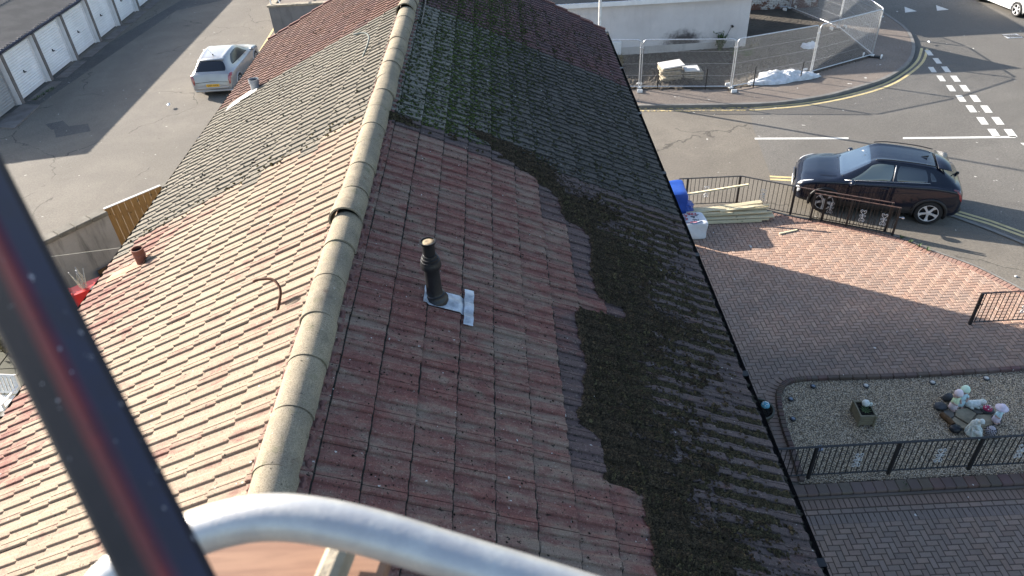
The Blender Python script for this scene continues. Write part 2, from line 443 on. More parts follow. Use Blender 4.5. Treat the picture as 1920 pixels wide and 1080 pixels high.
def wood(name, c1, c2, rough=.7, axis=0):
    t = NT(name); sc = [14, 14, 14]; sc[axis] = 1.2
    co = t.coord(tuple(sc)); n = t.noise(co, 2.2, 6, .65, 1.2); c = t.mix(t.ramp(n, .35, .65), c1, c2)
    k = t.noise(t.coord(), 5.5, 2, .5); c = t.mix(t.ramp(k, .68, .72, 0, .8), c, tuple(v*.35 for v in c2))
    t.bump(n, .15, .004); return t.out(c, rough, 0, .3)
M['timber'] = wood('treated_pine', (.62, .545, .38), (.50, .43, .28))
M['gate_wood'] = wood('tan_stained_boards', (.27, .155, .055), (.20, .11, .04), axis=2)
M['brown_wood'] = wood('brown_timber', (.10, .055, .025), (.06, .035, .018))
M['peach_wood'] = wood('peach_scaffold_board', (.25, .14, .09), (.19, .10, .065))  # even peach brown wood tone of the board itself
M['slab'] = simple('concrete_flag', (.36, .31, .235), .9, .45, 7, bump=.4)
M['slab_pale'] = simple('pale_concrete_flag', (.55, .54, .52), .85, .15, 5, bump=.3)
M['paving'] = simple('mossy_paving_flag', (.085, .080, .062), .9, .4, 2, col2=(.05, .055, .035), bump=.3, world=True)
M['tarp'] = simple('blue_tarpaulin', (.015, .07, .36), .42, .25, 3, bump=.25, bscale=9, spec=.5)
M['bag'] = simple('woven_white_bag', (.68, .68, .70), .65, .12, 5, bump=.4, bscale=14)
M['bag_red'] = simple('red_bag_print', (.62, .10, .13), .65, .2)
M['bag_grey'] = simple('grey_bag_print', (.16, .16, .18), .65, .2)
M['bag_blue'] = simple('blue_bag_strap', (.10, .16, .28), .7, .2)
M['sheet'] = simple('white_plastic_sheet', (.62, .64, .67), .5, .3, 7, bump=1.0, bscale=7)
M['lead'] = simple('lead_flashing', (.50, .54, .60), .5, .55, 9, metal=.25, bump=.3, bscale=25)
M['pipe_black'] = simple('black_soil_pipe', (.016, .016, .018), .38, .4, 6, bump=.2)
M['pipe_red'] = simple('terracotta_pipe', (.22, .085, .055), .7, .4, 5)
M['pipe_grey'] = simple('grey_pipe', (.26, .28, .31), .55, .3, 6)
M['cap'] = simple('rusty_cream_cap', (.38, .31, .20), .8, .5, 22, col2=(.20, .13, .07))
M['rust'] = simple('rusty_iron', (.13, .055, .03), .85, .5, 15)
M['grey_iron'] = simple('grey_cable', (.17, .19, .17), .7, .3, 15)
M['door_white'] = simple('white_garage_door', (.79, .79, .79), .55, .16, .8, world=True)
M['door_grey'] = simple('grey_garage_door', (.36, .36, .36), .7, .2, 1.5)
M['post_grey'] = simple('concrete_post', (.19, .17, .16), .9, .35, 2.5, bump=.4, world=True)
M['corrugated'] = simple('asbestos_sheet', (.13, .12, .113), .92, .3, 1.2, col2=(.095, .09, .085), bump=.4, bscale=40, world=True)
M['gutter_blue'] = simple('dark_blue_gutter', (.02, .026, .05), .5)
M['soil'] = simple('dark_soil', (.012, .010, .008), .95, .4, 20, bump=1, bscale=60)
M['planter'] = wood('grey_planter_boards', (.20, .18, .125), (.13, .12, .085))
M['pot'] = simple('dark_olive_pot', (.05, .05, .038), .5, .3, 6)
M['leaf'] = simple('green_leaf', (.05, .095, .03), .7, .4, 12)
M['dry_leaf'] = simple('dry_grass', (.16, .14, .07), .8, .4, 12)
M['red_plastic'] = simple('red_toy_plastic', (.55, .03, .03), .35, .12, 4)
M['yellow_plastic'] = simple('yellow_toy_plastic', (.65, .42, .06), .4, .12, 4)
M['green_plastic'] = simple('green_toy_plastic', (.03, .22, .12), .4, .12, 4)
M['cord'] = simple('washing_line_cord', (.6, .57, .47), .7)
M['statue_white'] = simple('white_stone_figure', (.74, .77, .76), .75, .3, 14, col2=(.46, .52, .47))
M['skin'] = simple('painted_skin', (.52, .36, .31), .6, .1)
M['lilac'] = simple('lilac_paint', (.72, .64, .76), .55, .15, 10)
M['pink'] = simple('pink_paint', (.78, .67, .71), .55, .15, 10)
M['mint'] = simple('mint_paint', (.62, .80, .64), .55, .15, 10)
M['lime'] = simple('lime_paint', (.64, .77, .50), .55, .15, 10)
M['sky_blue'] = simple('pale_blue_paint', (.56, .77, .83), .55, .15, 10)
M['magenta'] = simple('magenta_glaze', (.33, .03, .10), .25, .15, 10)
M['blue_glaze'] = simple('blue_glaze', (.09, .30, .42), .25, .15, 10)
M['log'] = simple('brown_log', (.11, .06, .025), .8, .5, 12, bump=.5)
M['black_stone'] = simple('black_stone', (.014, .016, .022), .35, .3, 8)
M['grey_stone'] = simple('grey_stone', (.07, .075, .085), .7, .4, 6, bump=.4)
M['buff_flag'] = simple('buff_crazy_paving', (.40, .345, .25), .85, .3, 3, col2=(.16, .14, .10), world=True)
M['grey_flag'] = simple('grey_crazy_paving', (.15, .145, .13), .85, .3, 3, world=True)
M['solar'] = glass('solar_panel_glass', (.06, .09, .14), .15)
def pole_mat():
    t = NT('dark_pole_paint'); co = t.coord(world=True)
    a = t.attr(); n = t.noise(co, 22, 5, .7); c = t.mix(t.ramp(n, .35, .7, 0, .4), a.outputs["Color"], (.03, .03, .038))
    c = t.mix(t.ramp(t.noise(co, 120, 2, .5), .70, .74), c, (.3, .3, .34)); return t.out(c, .55, 0, .18)
M['pole_paint'] = pole_mat()

_old_build = MB.build
def wbuild(mb, name, mt, root, smooth=False, angle=None):
    """link mb (in world coordinates) as a part of root"""
    o = mb.build(name, mt, root, smooth, None, angle)
    if root is not None and root.type == 'EMPTY':
        o.matrix_parent_inverse = (Matrix.Translation(root.location) @ root.rotation_euler.to_matrix().to_4x4()).inverted()
    return o

# ------------------------------------------------------------------ ground, roads, footways
mb = MB(); mb.poly([(-150, -60, 0), (150, -60, 0), (150, 200, 0), (-150, 200, 0)]); tag(mb.build("ground", M['ground']), kind='structure')
road_edge = [G(*p) for p in ((1404, 205), (1412, 240), (1430, 290), (1450, 342))]
near_kerb = [G(*p) for p in ((1450, 342), (1620, 372), (1790, 405), (1856, 429), (1920, 455))]
mb = MB(); mb.poly([(p.x, p.y, .004) for p in road_edge + near_kerb[1:]] + [(26, 1, .004), (70, -20, .004), (120, 20, .004), (120, 150, .004), (8.4, 150, .004), (8.4, 24.6, .004)])
tag(mb.build("road", M['road']), kind='structure')
mb = MB()
ribbon(mb, near_kerb[1:]+[Vector((26, 1, 0))], -.12, .0, .03)
tag(mb.build("kerb", M['kerb']), kind='structure')
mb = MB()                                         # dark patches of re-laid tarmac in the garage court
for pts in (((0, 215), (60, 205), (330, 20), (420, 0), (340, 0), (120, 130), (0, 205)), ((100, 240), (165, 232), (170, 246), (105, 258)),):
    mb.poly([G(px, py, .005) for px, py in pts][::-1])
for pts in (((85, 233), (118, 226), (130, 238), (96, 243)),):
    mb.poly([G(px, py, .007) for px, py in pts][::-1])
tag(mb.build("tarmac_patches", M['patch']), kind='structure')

# footway island with the fenced building plot
kt = crv([G(px, py, .11) for px, py in ((1180, 198), (1300, 197), (1440, 193.5), (1540, 181), (1615, 162), (1665, 145), (1703, 120), (1716, 94), (1711, 68), (1695, 48), (1662, 25))], 8)
kt = [Vector((-10.4, kt[0].y, .11))] + kt + [Vector((15.6, 46, .11)), Vector((15.6, 120, .11))]
isl = kt + [Vector((-10.7, 120, .11))]
mb = MB(); inner = offset_line(kt, .13)
mb.poly([(p.x, p.y, .106) for p in inner] + [(-10.6, 120, .106)])
tag(mb.build("footway", M['pave']), kind='structure')
mb = MB()
loop = kt; a = loop; b = inner; m = len(a)
vs = [(p.x, p.y, .115) for p in a]+[(p.x, p.y, .115) for p in b]+[(p.x, p.y, 0) for p in a]
mb.add(vs, [(i, i+1, m+i+1, m+i) for i in range(m-1)] + [(2*m+i, 2*m+i+1, i+1, i) for i in range(m-1)])
mb.add([(-10.72, kt[0].y, 0), (-10.72, 60, 0), (-10.72, 60, .115), (-10.72, kt[0].y, .115), (-10.58, kt[0].y, .115), (-10.58, 60, .115), (-10.4, kt[0].y, 0), (-10.4, kt[0].y, .115)],
       [(1, 0, 3, 2), (3, 4, 5, 2), (0, 6, 7, 3), (3, 7, 4)])
tag(mb.build("kerb", M['kerb']), kind='structure')

FP = [G(px, py, .1) for px, py in ((1085, 168), (1199, 168), (1370, 168), (1519.5, 140), (1635, 107.5), (1571, 55), (1480, 18), (1440, 16), (1400, 14))]
dirt_poly = [(p.x, p.y) for p in FP[:7]] + [(FP[6].x, 38), (2, 38)]
def hills(x, y):
    h = 0
    for cx, cy, r, a in ((6.1, 27.6, .75, .30), (7.0, 27.3, .6, .22), (9.7, 27.7, .9, .20), (11.0, 28.1, .8, .18), (4.6, 27.4, .6, .2), (10.9, 29.6, 1.2, .12), (8.6, 29.5, 1.5, .06)):
        h += a*math.exp(-((x-cx)**2+(y-cy)**2)/(r*r))
    return h
mb = MB(); st = .09; xs = np.arange(2, 15.4, st); ys = np.arange(26.2, 38, st); vid = {}
rg = random.Random(3)
def dv(i, j):
    if (i, j) not in vid:
        x, y = xs[i], ys[j]; vid[(i, j)] = len(mb.v); mb.v.append((x, y, .112 + hills(x, y)*(.75+.5*rg.random()) + rg.random()*.022))
    return vid[(i, j)]
for i in range(len(xs)-1):
    for j in range(len(ys)-1):
        if inpoly(xs[i]+st/2, ys[j]+st/2, dirt_poly): mb.f.append((dv(i, j), dv(i+1, j), dv(i+1, j+1), dv(i, j+1))); mb.c.append(None)
tag(mb.build("bare_ground", M['dirt']), kind='structure')

# painted markings
mb = MB()
def quad(px, z=.010): mb.poly([G(*p, z) for p in px])
quad(((1415, 261.5), (1591, 260.8), (1591, 257.6), (1415, 258.2)))
quad(((1693, 260.6), (1905, 258.4), (1905, 255.0), (1693, 257.4)))
for x, y in ((1748.0, 130.5), (1764.5, 147), (1783, 165.5), (1801.5, 184.5), (1821, 204), (1842, 226.5), (1863.5, 249)):
    w, h = 5.0+.02*(y-130), 5.0+.02*(y-130); s = (h*1.0)
    quad(((x-w-s*.75+.4, y-h), (x+w-s*.75+.6, y-h), (x+w+s*.75, y+h), (x-w+s*.75, y+h)))
for x, y in ((1742, 99), (1757.5, 114), (1774, 130), (1791.5, 147.5), (1809, 165.5), (1828.5, 184.5), (1849.5, 204.5), (1871, 226.5), (1895, 249.5)):
    w, h = 5.0+.018*(y-100), 4.8+.018*(y-100); s = h
    quad(((x-w-s*.75, y-h), (x+w-s*.75, y-h), (x+w+s*.75, y+h), (x-w+s*.75, y+h)))
quad(((1696, 12.5), (1719, 21), (1697, 23.5))); quad(((1755, 9.5), (1779, 18), (1757, 20)))
quad(((1913, 268), (1920, 268), (1930, 274), (1922, 274)))
tag(mb.build("road_markings", M['white_line']), kind='structure')
mb = MB()
far_y = crv([G(px, py) for px, py in ((1416, 207.5), (1440, 205.8), (1515, 198.6), (1600, 182.5), (1668, 162), (1708, 139), (1733, 116), (1741, 92))], 6)
ribbon(mb, far_y, .10, .0, .009); ribbon(mb, far_y, .30, .20, .009)
yl = [G(1443.5, 333.5), G(1491, 336)]; yl2 = [G(1780, 394.5), G(1856, 417), G(1925, 442)]
full = yl + [G(1620, 361)] + yl2
ribbon(mb, full, .13, .03, .009); ribbon(mb, full, -.05, -.15, .009)
ylw = [Vector((-11.02, 30.2, 0)), Vector((-11.02, 33.5, 0)), Vector((-11.15, 37.5, 0))]
ribbon(mb, ylw, .0, -.10, .009); ribbon(mb, ylw, .24, .14, .009)
tag(mb.build("road_markings", M['yellow_line']), kind='structure')
mb = MB()
wy = [G(1185, 209.5), G(1300, 209), G(1416, 207.5)]
ribbon(mb, wy, .10, .0, .009); ribbon(mb, wy, .30, .20, .009)
tag(mb.build("road_markings", M['worn_yellow']), kind='structure')
# road drain cover near the far junction
dr = empty("drain_cover", "small ribbed iron drain cover set in the road beside the large roof shadow", "drain cover", G(1898, 68, .006))
f_ = MB(); f_.box((0, 0, .006), (.62, .46, .012)); f_.build("frame", M['galv'], dr)
s_ = MB()
for k in range(7): s_.box((-.25+k*.083, 0, .016), (.03, .40, .010), rz=.5)
s_.build("grating", M['black_metal'], dr)

# ------------------------------------------------------------------ block-paved drives
edge_curve = crv([G(px, py) for px, py in ((1280, 398), (1382, 386), (1482, 407), (1560, 419), (1675, 444), (1745, 471), (1830, 502), (1920, 547))], 6)
edge_curve = [Vector((1.6, 18.0, 0))] + edge_curve + [Vector((13.0, 11.2, 0)), Vector((13.3, 8.6, 0))]
drive = [(p.x, p.y) for p in edge_curve] + [(13.3, 8.55), (1.6, 8.55)]
drive2 = [(1.6, 7.95), (16, 7.95), (16, -3), (1.6, -3)]
bed_out = crv([G(px, py) for px, py in ((1497, 905), (1480, 850), (1463, 800), (1455, 760), (1455, 738), (1466, 720), (1490, 712), (1530, 709), (1670, 705), (1800, 698), (1920, 690))], 6) + [Vector((13.2, 11.35, 0))]
bed_poly = [(p.x, p.y) for p in bed_out] + [(13.2, 8.3), (bed_out[0].x, 8.3)]
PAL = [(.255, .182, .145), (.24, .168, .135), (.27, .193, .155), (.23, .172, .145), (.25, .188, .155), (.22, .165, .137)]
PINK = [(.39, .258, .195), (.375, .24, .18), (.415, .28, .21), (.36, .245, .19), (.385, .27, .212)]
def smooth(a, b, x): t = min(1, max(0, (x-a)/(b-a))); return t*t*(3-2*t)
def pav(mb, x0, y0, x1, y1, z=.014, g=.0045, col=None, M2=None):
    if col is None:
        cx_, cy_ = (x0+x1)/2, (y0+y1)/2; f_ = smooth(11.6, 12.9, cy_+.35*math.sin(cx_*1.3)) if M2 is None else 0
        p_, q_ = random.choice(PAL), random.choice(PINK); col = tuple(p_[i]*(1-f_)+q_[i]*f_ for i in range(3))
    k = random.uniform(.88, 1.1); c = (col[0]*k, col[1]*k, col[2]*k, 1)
    dz = random.uniform(-.0015, .0015); b = .006
    P = [(x0+g, y0+g, z-.010), (x1-g, y0+g, z-.010), (x1-g, y1-g, z-.010), (x0+g, y1-g, z-.010),
         (x0+g+b, y0+g+b, z+dz), (x1-g-b, y0+g+b, z+dz), (x1-g-b, y1-g-b, z+dz), (x0+g+b, y1-g-b, z+dz)]
    if M2 is not None: P = [tuple(M2 @ Vector(p)) for p in P]
    mb.add(P, [(4, 5, 6, 7), (0, 1, 5, 4), (1, 2, 6, 5), (2, 3, 7, 6), (3, 0, 4, 7)], c)
def herring(poly, skip=None, x0=1.6, bounds=None, base=None):
    mb = MB(); u = .103
    xs = [p[0] for p in poly]; ys = [p[1] for p in poly]
    for i in range(int((max(xs)-x0)/u)+1):
        for j in range(-2, int((max(ys)-min(ys))/u)+2):
            k = (i-j) % 4
            if k == 0: r = (i, j, i+2, j+1)
            elif k == 2: r = (i, j-1, i+1, j+1)
            else: continue
            X0, Y0, X1, Y1 = x0+r[0]*u, min(ys)+r[1]*u, x0+r[2]*u, min(ys)+r[3]*u
            cx, cy = (X0+X1)/2, (Y0+Y1)/2
            if not inpoly(cx, cy, poly) or (skip and inpoly(cx, cy, skip)): continue
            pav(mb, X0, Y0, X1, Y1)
    return mb
def soldier(mb, pts, w=.205, z=.016, side=1, col=None, step=.103):
    """a row of blocks laid side by side along pts, reaching w to the left (side=1) or right"""
    L = 0; acc = []
    for i in range(len(pts)-1): acc.append((L, pts[i], pts[i+1])); L += (pts[i+1]-pts[i]).length
    n = int(L/step)
    for k in range(n):
        d = (k+.5)*step
        for a, p, q in acc:
            l = (q-p).length
            if a <= d <= a+l:
                c = p + (q-p)*((d-a)/l); t = (q-p).normalized(); M2 = Matrix.Translation((c.x, c.y, 0)) @ Matrix.Rotation(math.atan2(t.y, t.x), 4, 'Z')
                pav(mb, -step/2, 0 if side > 0 else -w, step/2, w if side > 0 else 0, z, M2=M2, col=col); break
mb = MB(); mb.poly([(p[0], p[1], .005) for p in drive][::-1]); mb.poly([(p[0], p[1], .005) for p in drive2][::-1])
tag(mb.build("paving_bed", M['joint']), kind='structure')
bed_ring = offset_line(bed_out, .42)
ring_poly = [(p.x, p.y) for p in offset_line(bed_out, .10)] + [(13.2, 8.2), (bed_out[0].x-.1, 8.2)]
inner_drive = [(p.x, p.y) for p in offset_line(edge_curve, -.10)] + [(13.2, 8.55), (1.6, 8.55)]
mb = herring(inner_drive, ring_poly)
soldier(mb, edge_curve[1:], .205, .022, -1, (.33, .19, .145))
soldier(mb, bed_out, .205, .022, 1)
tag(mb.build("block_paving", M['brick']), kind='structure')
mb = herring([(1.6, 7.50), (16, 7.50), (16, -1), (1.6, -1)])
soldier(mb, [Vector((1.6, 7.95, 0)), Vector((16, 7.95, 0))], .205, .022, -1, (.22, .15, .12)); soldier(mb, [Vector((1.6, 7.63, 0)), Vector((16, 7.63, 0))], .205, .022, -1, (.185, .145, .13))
mb2 = MB()
for k in range(70): pav(mb, 1.6+k*.205, 7.64, 1.6+(k+1)*.205, 7.74, .015)
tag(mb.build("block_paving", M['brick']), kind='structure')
mb = MB()                                         # edging kerbs: concrete edge of the drive, brick-on-edge kerb round the bed, plinth under the railing
ribbon(mb, edge_curve[1:], .055, .0, .03); ribbon(mb, edge_curve[1:], .055, .056, .0)
tag(mb.build("drive_edging", M['kerb']), kind='structure')
mb = MB()
for k in range(len(bed_out)-1):
    a, b_ = bed_out[k], bed_out[k+1]; n = max(1, round((b_-a).length/.21))
    for q in range(n):
        p0, p1 = a.lerp(b_, (q+.02)/n), a.lerp(b_, (q+.98)/n); t = (p1-p0); c = (p0+p1)/2; nrm = Vector((-t.y, t.x, 0)).normalized()
        mb.bbox((c.x-nrm.x*.055, c.y-nrm.y*.055, .045), (t.length, .105, .11), .012, math.atan2(t.y, t.x), col=(*[v*random.uniform(.8, 1.05) for v in (.105, .07, .06)], 1))
for k in range(60): mb.bbox((1.62+k*.205, 8.12, .05), (.2, .22, .10), .012, col=(*[v*random.uniform(.85, 1.05) for v in (.12, .082, .07)], 1))
mb.box((8, 7.975, .02), (12.8, .045, .05), col=(.11, .09, .08, 1))
tag(mb.build("bed_kerb", M['brick']), kind='structure')
mb = MB(); mb.poly([(p[0], p[1], .022) for p in bed_poly][::-1]); tag(mb.build("gravel_bed", M['gravel']), kind='structure')
bi = [(p.x, p.y) for p in offset_line(bed_out, -.12)] + [(13.0, 8.26), (bed_out[0].x+.12, 8.26)]
mb = MB(); cnt = 0
GC = [(.72, .58, .41), (.55, .42, .27), (.82, .74, .62), (.28, .21, .14), (.62, .53, .43), (.12, .095, .07), (.78, .62, .42), (.36, .31, .27)]
bx0, bx1 = min(p[0] for p in bi), 10.2
while cnt < 16000:
    x, y = random.uniform(bx0, bx1), random.uniform(8.24, 12)
    if not inpoly(x, y, bi): continue
    cnt += 1; s = random.uniform(.007, .015); a = random.uniform(0, 6.28); c, sn = math.cos(a), math.sin(a)
    z = .024+random.uniform(0, .008); e = s*random.uniform(.6, .9)
    P = [(x+s*c, y+s*sn, z), (x-e*sn, y+e*c, z), (x-s*c, y-s*sn, z), (x+e*sn, y-e*c, z), (x, y, z+s*.75)]
    k = random.uniform(.7, 1.1); gc = random.choice(GC)
    mb.add(P, [(0, 1, 4), (1, 2, 4), (2, 3, 4), (3, 0, 4)], (gc[0]*k, gc[1]*k, gc[2]*k, 1))
tag(mb.build("gravel", M['pebble']), "loose multicoloured pea gravel filling the garden bed", "gravel", kind='stuff')

# ------------------------------------------------------------------ the house
XR, ZR, TP = -1.421, HC-3.29, .477               # ridge line and roof slope
SE = 3.87                                        # length of a slope
CS = 1/math.sqrt(1+TP*TP); SN = TP*CS
def roofp(side, s, y, h=0.0):
    """point on the roof: side -1 left / +1 right, s metres down from the ridge, h above the tile bed"""
    return Vector((XR + side*(s*CS + h*SN), y, ZR - s*SN + h*CS))
def roof_normal(side): return Vector((side*SN, 0, CS))
HY0, HY1 = -1.5, 15.35
house = empty("house", "long two storey house with a mossy worn concrete tiled gable roof below the scaffold", "house", (XR, 8, 0))
mb = MB()
wx = 3.12; ze = HC-4.943
mb.box((XR, (HY0+HY1)/2, (ze-.1)/2), (2*wx, HY1-HY0, ze-.1))
mb.add([(XR-wx, HY1, ze-.1), (XR+wx, HY1, ze-.1), (XR, HY1, ZR-.12), (XR-wx, HY0, ze-.1), (XR+wx, HY0, ze-.1), (XR, HY0, ZR-.12)], [(1, 0, 2), (3, 4, 5)])
wbuild(mb, "wall", M['house_render'], house)
mb = MB(); mb.box((XR+.9, HY1+1.34, 2.55), (4.44, 2.68, 5.1)); wbuild(mb, "added_shadow_block", M['house_render'], house)  # unseen block added past the far gable to cast the drive's shadow edge
prof = []                                        # tile profile over 0.30 m of width: (y, height)
for o, jt in ((0.0, True), (.15, False)):
    prof += [(o, .000), (o+.003, .008), (o+.006, .0145), (o+.011, .0165)]
    if jt: prof += [(o+.044, .0165), (o+.0455, .004), (o+.049, .004), (o+.0505, .0165)]
    prof += [(o+.062, .0160), (o+.078, .008), (o+.090, .001), (o+.10, .0), (o+.142, .0)]
prof += [(.30, .0)]
ROWS = [0.02] + [.1975+.2845*k for k in range(13)] + [SE+.01]
clean = [(7.55, 1.77), (7.34, 1.93), (7.14, 2.18), (6.78, 2.18), (6.6, 2.47), (6.23, 2.47), (5.77, 2.40), (5.42, 2.45), (5.40, 2.70), (5.19, 2.66), (5.16, 2.18), (4.84, 2.17), (4.35, 2.19), (3.78, 2.06), (3.6, 2.19), (3.26, 2.19), (3.2, 2.47), (2.9, 2.48), (2.58, 2.46), (-2, 2.46)]
def clean_edge(y):
    for (y1, s1), (y0, s0) in zip(clean, clean[1:]):
        if y0 <= y <= y1: return s0 + (s1-s0)*(y-y0)/max(1e-6, y1-y0)
    return 0 if y > 7.55 else 2.46
def smooth(a, b, x): t = min(1, max(0, (x-a)/(b-a))); return t*t*(3-2*t)
def tile_look(side, s, y):
    """base coat colour, (red showing through, dark growth, random)"""
    r = random.random()
    cream, tan = (.292, .232, .172), (.27, .20, .152)
    if y > 12.15:                                 # the far house: maroon tiles
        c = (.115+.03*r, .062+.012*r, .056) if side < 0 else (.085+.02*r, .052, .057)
        return c, (.42, .30 if side < 0 else .42, r)
    if side < 0:
        if y + random.gauss(0, .16) > 7.72:
            c = (.145+.03*r, .132+.025*r, .108+.02*r); return c, (.20, .42, r)
        k = random.random(); c = tuple(cream[i]*(1-k*.6)+tan[i]*k*.6 for i in range(3))
        red = .415 + .24*smooth(2.0, 3.8, s) + (.07 if random.random() < .12 else 0) + random.uniform(-.03, .03)
        return c, (red, .10, r)
    if y > 7.72:
        g = smooth(.1, 2.2, s)
        c = (.16*(1-g)+.058*g+.025*r, .155*(1-g)+.056*g+.022*r, .13*(1-g)+.053*g+.02*r)
        return c, (.22, .42+.16*smooth(.3, 1.0, s), r)
    ce = clean_edge(y)
    if s < ce:
        c = (.205+.022*r, .153+.018*r, .120+.016*r)
        if s > ce-.30 and ce > 1.9 and 3.4 < y < 7.2: return (.092+.02*r, .064+.014*r, .062+.014*r), (.42+random.uniform(-.15, .15), .36, r)
        return c, (.64+random.uniform(-.025, .025), .24, r)
    return (.084+.02*r, .063+.016*r, .062+.016*r), (.36, .38, r)
for side, nm in ((-1, "roof_slope"), (1, "roof_slope")):
    V = []; F = []; CO = []; WE = []
    for k in range(len(ROWS)-1):
        s0, s1 = ROWS[k], ROWS[k+1]
        yend = 15.95-.85*(s1/SE) if side > 0 else 16.05-.35*(s1/SE)
        y = -1.5
        while y + .15 < yend:
            dz = random.uniform(-.002, .002); ds = random.uniform(-.004, .004); tl = random.uniform(-.003, .003); yj = random.uniform(-.0015, .0015)
            cc, ww = tile_look(side, (s0+s1)/2, y+.15)
            kk = random.uniform(.955, 1.04); cc = tuple(v*kk for v in cc)
            n0 = len(V); np_ = len(prof)
            for rw, (sa, hb) in enumerate(((s0-.012, .004), (s0+.011+random.uniform(-.003, .004), .005), (s1+ds, .020), (s1+ds+.001, .004))):
                for py, ph in prof:
                    h = hb + dz + tl*(py/.3-.5) + (ph if rw < 3 else ph*.55-.004)
                    V.append(roofp(side, sa, y+py+yj, h))
            dcol = (.036, .030, .026); dw = (.2, .9, ww[2]); fw_ = (ww[0], min(1, ww[1]+(.24 if side > 0 else .08)), ww[2])
            for row in range(3):
                for q in range(np_-1):
                    a = n0+row*np_+q
                    F.append((a, a+1, a+np_+1, a+np_) if side < 0 else (a, a+np_, a+np_+1, a+1))
                    if row == 0 and side > 0: CO.append(dcol); WE.append(dw)
                    else:
                        foot = prof[q][1] < .0085 and prof[q+1][1] < .0085 and prof[q+1][0]-prof[q][0] < .013
                        CO.append(cc); WE.append(fw_ if foot and row == 1 else ww)
            y += .3
    me = bpy.data.meshes.new(nm); me.from_pydata(V, [], F); me.update(); me.materials.append(M['tile'])
    for an, dat in (("Col", CO), ("Wear", WE)):
        at = me.color_attributes.new(an, 'FLOAT_COLOR', 'CORNER')
        arr = np.ones((len(F), 4, 4), np.float32); arr[:, :, :3] = np.array(dat, np.float32)[:, None, :]
        at.data.foreach_set("color", arr.ravel())
    o = bpy.data.objects.new(nm, me); COL.objects.link(o); o.parent = house; o.matrix_parent_inverse = Matrix.Translation(house.location).inverted()
    o["label"] = "sunlit cream and red tiled slope" if side < 0 else "shaded red slope with cleared tiles and thick moss"
mb = MB()                                        # roof deck under the tiles, verge and bedding
for side in (-1, 1):
    P = [roofp(side, .0, -1.5, -.012), roofp(side, SE-.02, -1.5, -.012), roofp(side, SE-.02, 15.0 if side > 0 else 15.6, -.012), roofp(side, .0, 15.85, -.012)]
    Q = [p - Vector((0, 0, .10)) for p in P]
    mb.add(P+Q, [(0, 1, 2, 3) if side < 0 else (3, 2, 1, 0), (4, 5, 6, 7), (0, 4, 5, 1), (1, 5, 6, 2), (2, 6, 7, 3)])
wbuild(mb, "roof_deck", M['fascia'], house)
for side in (-1, 1):                             # eaves: fascia and half-round gutter
    xe = XR + side*(SE*CS)
    mb = MB(); mb.box((xe-side*.035, (HY0+15.1)/2, ze-.10), (.03, 15.1-HY0, .20)); mb.box((xe-side*.19, (HY0+15.1)/2, ze-.19), (.30, 15.1-HY0, .02))
    wbuild(mb, "fascia", M['fascia'], house)
    mb = MB(); gx = xe + side*.035; gz = ze-.045; n = 9; r = .056
    y1 = 15.1 if side > 0 else 15.7
    for rr in (r, r-.004):
        ring = [(gx+rr*math.cos(math.pi+math.pi*k/n), gz+rr*math.sin(math.pi+math.pi*k/n)) for k in range(n+1)]
        mb.add([(x, yy, z) for yy in (HY0, y1) for x, z in ring], [(k, k+1, n+2+k, n+1+k) for k in range(n)])
    for yy in np.arange(HY0+.5, y1, 2.0): mb.box((gx, yy, gz-.004), (.125, .07, .016)); mb.box((gx+side*.058, yy, gz-.02), (.006, .07, .05))
    wbuild(mb, "gutter", M['black_plastic'], house)
mb = MB()
for y in np.arange(-1.4, 15.0, .035):            # silt and moss washed into the right gutter
    mb.blob((XR+SE*CS+.035+random.uniform(-.015, .015), y, ze-.075), (.035, .03, .022*random.uniform(.5, 1.4)), .3, 5, 3)
wbuild(mb, "gutter_silt", M['mortar_dark'], house)
# ridge tiles
def ridge_piece(mb, y0, y1, r0, r1, z, tilt=0.0, dx=0.0):
    n = 14; t = .016
    for rr0, rr1, flip in ((r0, r1, False), (r0-t, r1-t, True)):
        vs = []
        for yy, r, zz in ((y0, rr0, z+tilt), (y1, rr1, z)):
            for k in range(n+1):
                a = math.pi*(-.06 + 1.12*k/n)
                vs.append((XR+dx+r*math.cos(a)*1.02, yy, zz+r*math.sin(a)))
        mb.add(vs, [((k, k+1, n+2+k, n+1+k) if flip else (k, n+1+k, n+2+k, k+1)) for k in range(n)])
    for yy, r, zz, flip in ((y0, r0, z+tilt, False), (y1, r1, z, True)):
        vs = []
        for k in range(n+1):
            a = math.pi*(-.06 + 1.12*k/n)
            for q in (r, r-t): vs.append((XR+dx+q*math.cos(a)*1.02, yy, zz+q*math.sin(a)))
        mb.add(vs, [((2*k, 2*k+2, 2*k+3, 2*k+1) if not flip else (2*k, 2*k+1, 2*k+3, 2*k+2)) for k in range(n)])
RZ = HC-3.18-.128
ys = [2.68-.45*k for k in range(9, 0, -1)] + [2.68+.45*k for k in range(31)]
# joints fitted to the photo: the tile ending at the raised joint overlaps its neighbour
for a in ys:
    b = a+.45
    if b > 16.2 or a < -1.5: continue
    mb = MB(); up = abs(a-(2.68+.45*6)) < .02 or abs(a-(2.68+.45*19)) < .02
    j = random.uniform(-.004, .004)
    if up: ridge_piece(mb, a-.02, b-.05, .142, .134, RZ+.012, .030, -.008)
    else: ridge_piece(mb, a+.004, b-.004, .129+random.uniform(-.003, .003), .127, RZ+j*1.6, random.uniform(-.006, .009), random.uniform(-.009, .009))
    o = wbuild(mb, "ridge_tile", M['ridge'], house, True, 35)
    if up: o["label"] = "raised ridge tile with an open dark end"
mb = MB()
n = 10; vs = []
for yy in (-1.6, 15.95): vs += [(XR+.113*math.cos(math.pi*k/n), yy, RZ+.113*math.sin(math.pi*k/n)) for k in range(n+1)]
mb.add(vs, [(k, n+1+k, n+2+k, k+1) for k in range(n)])
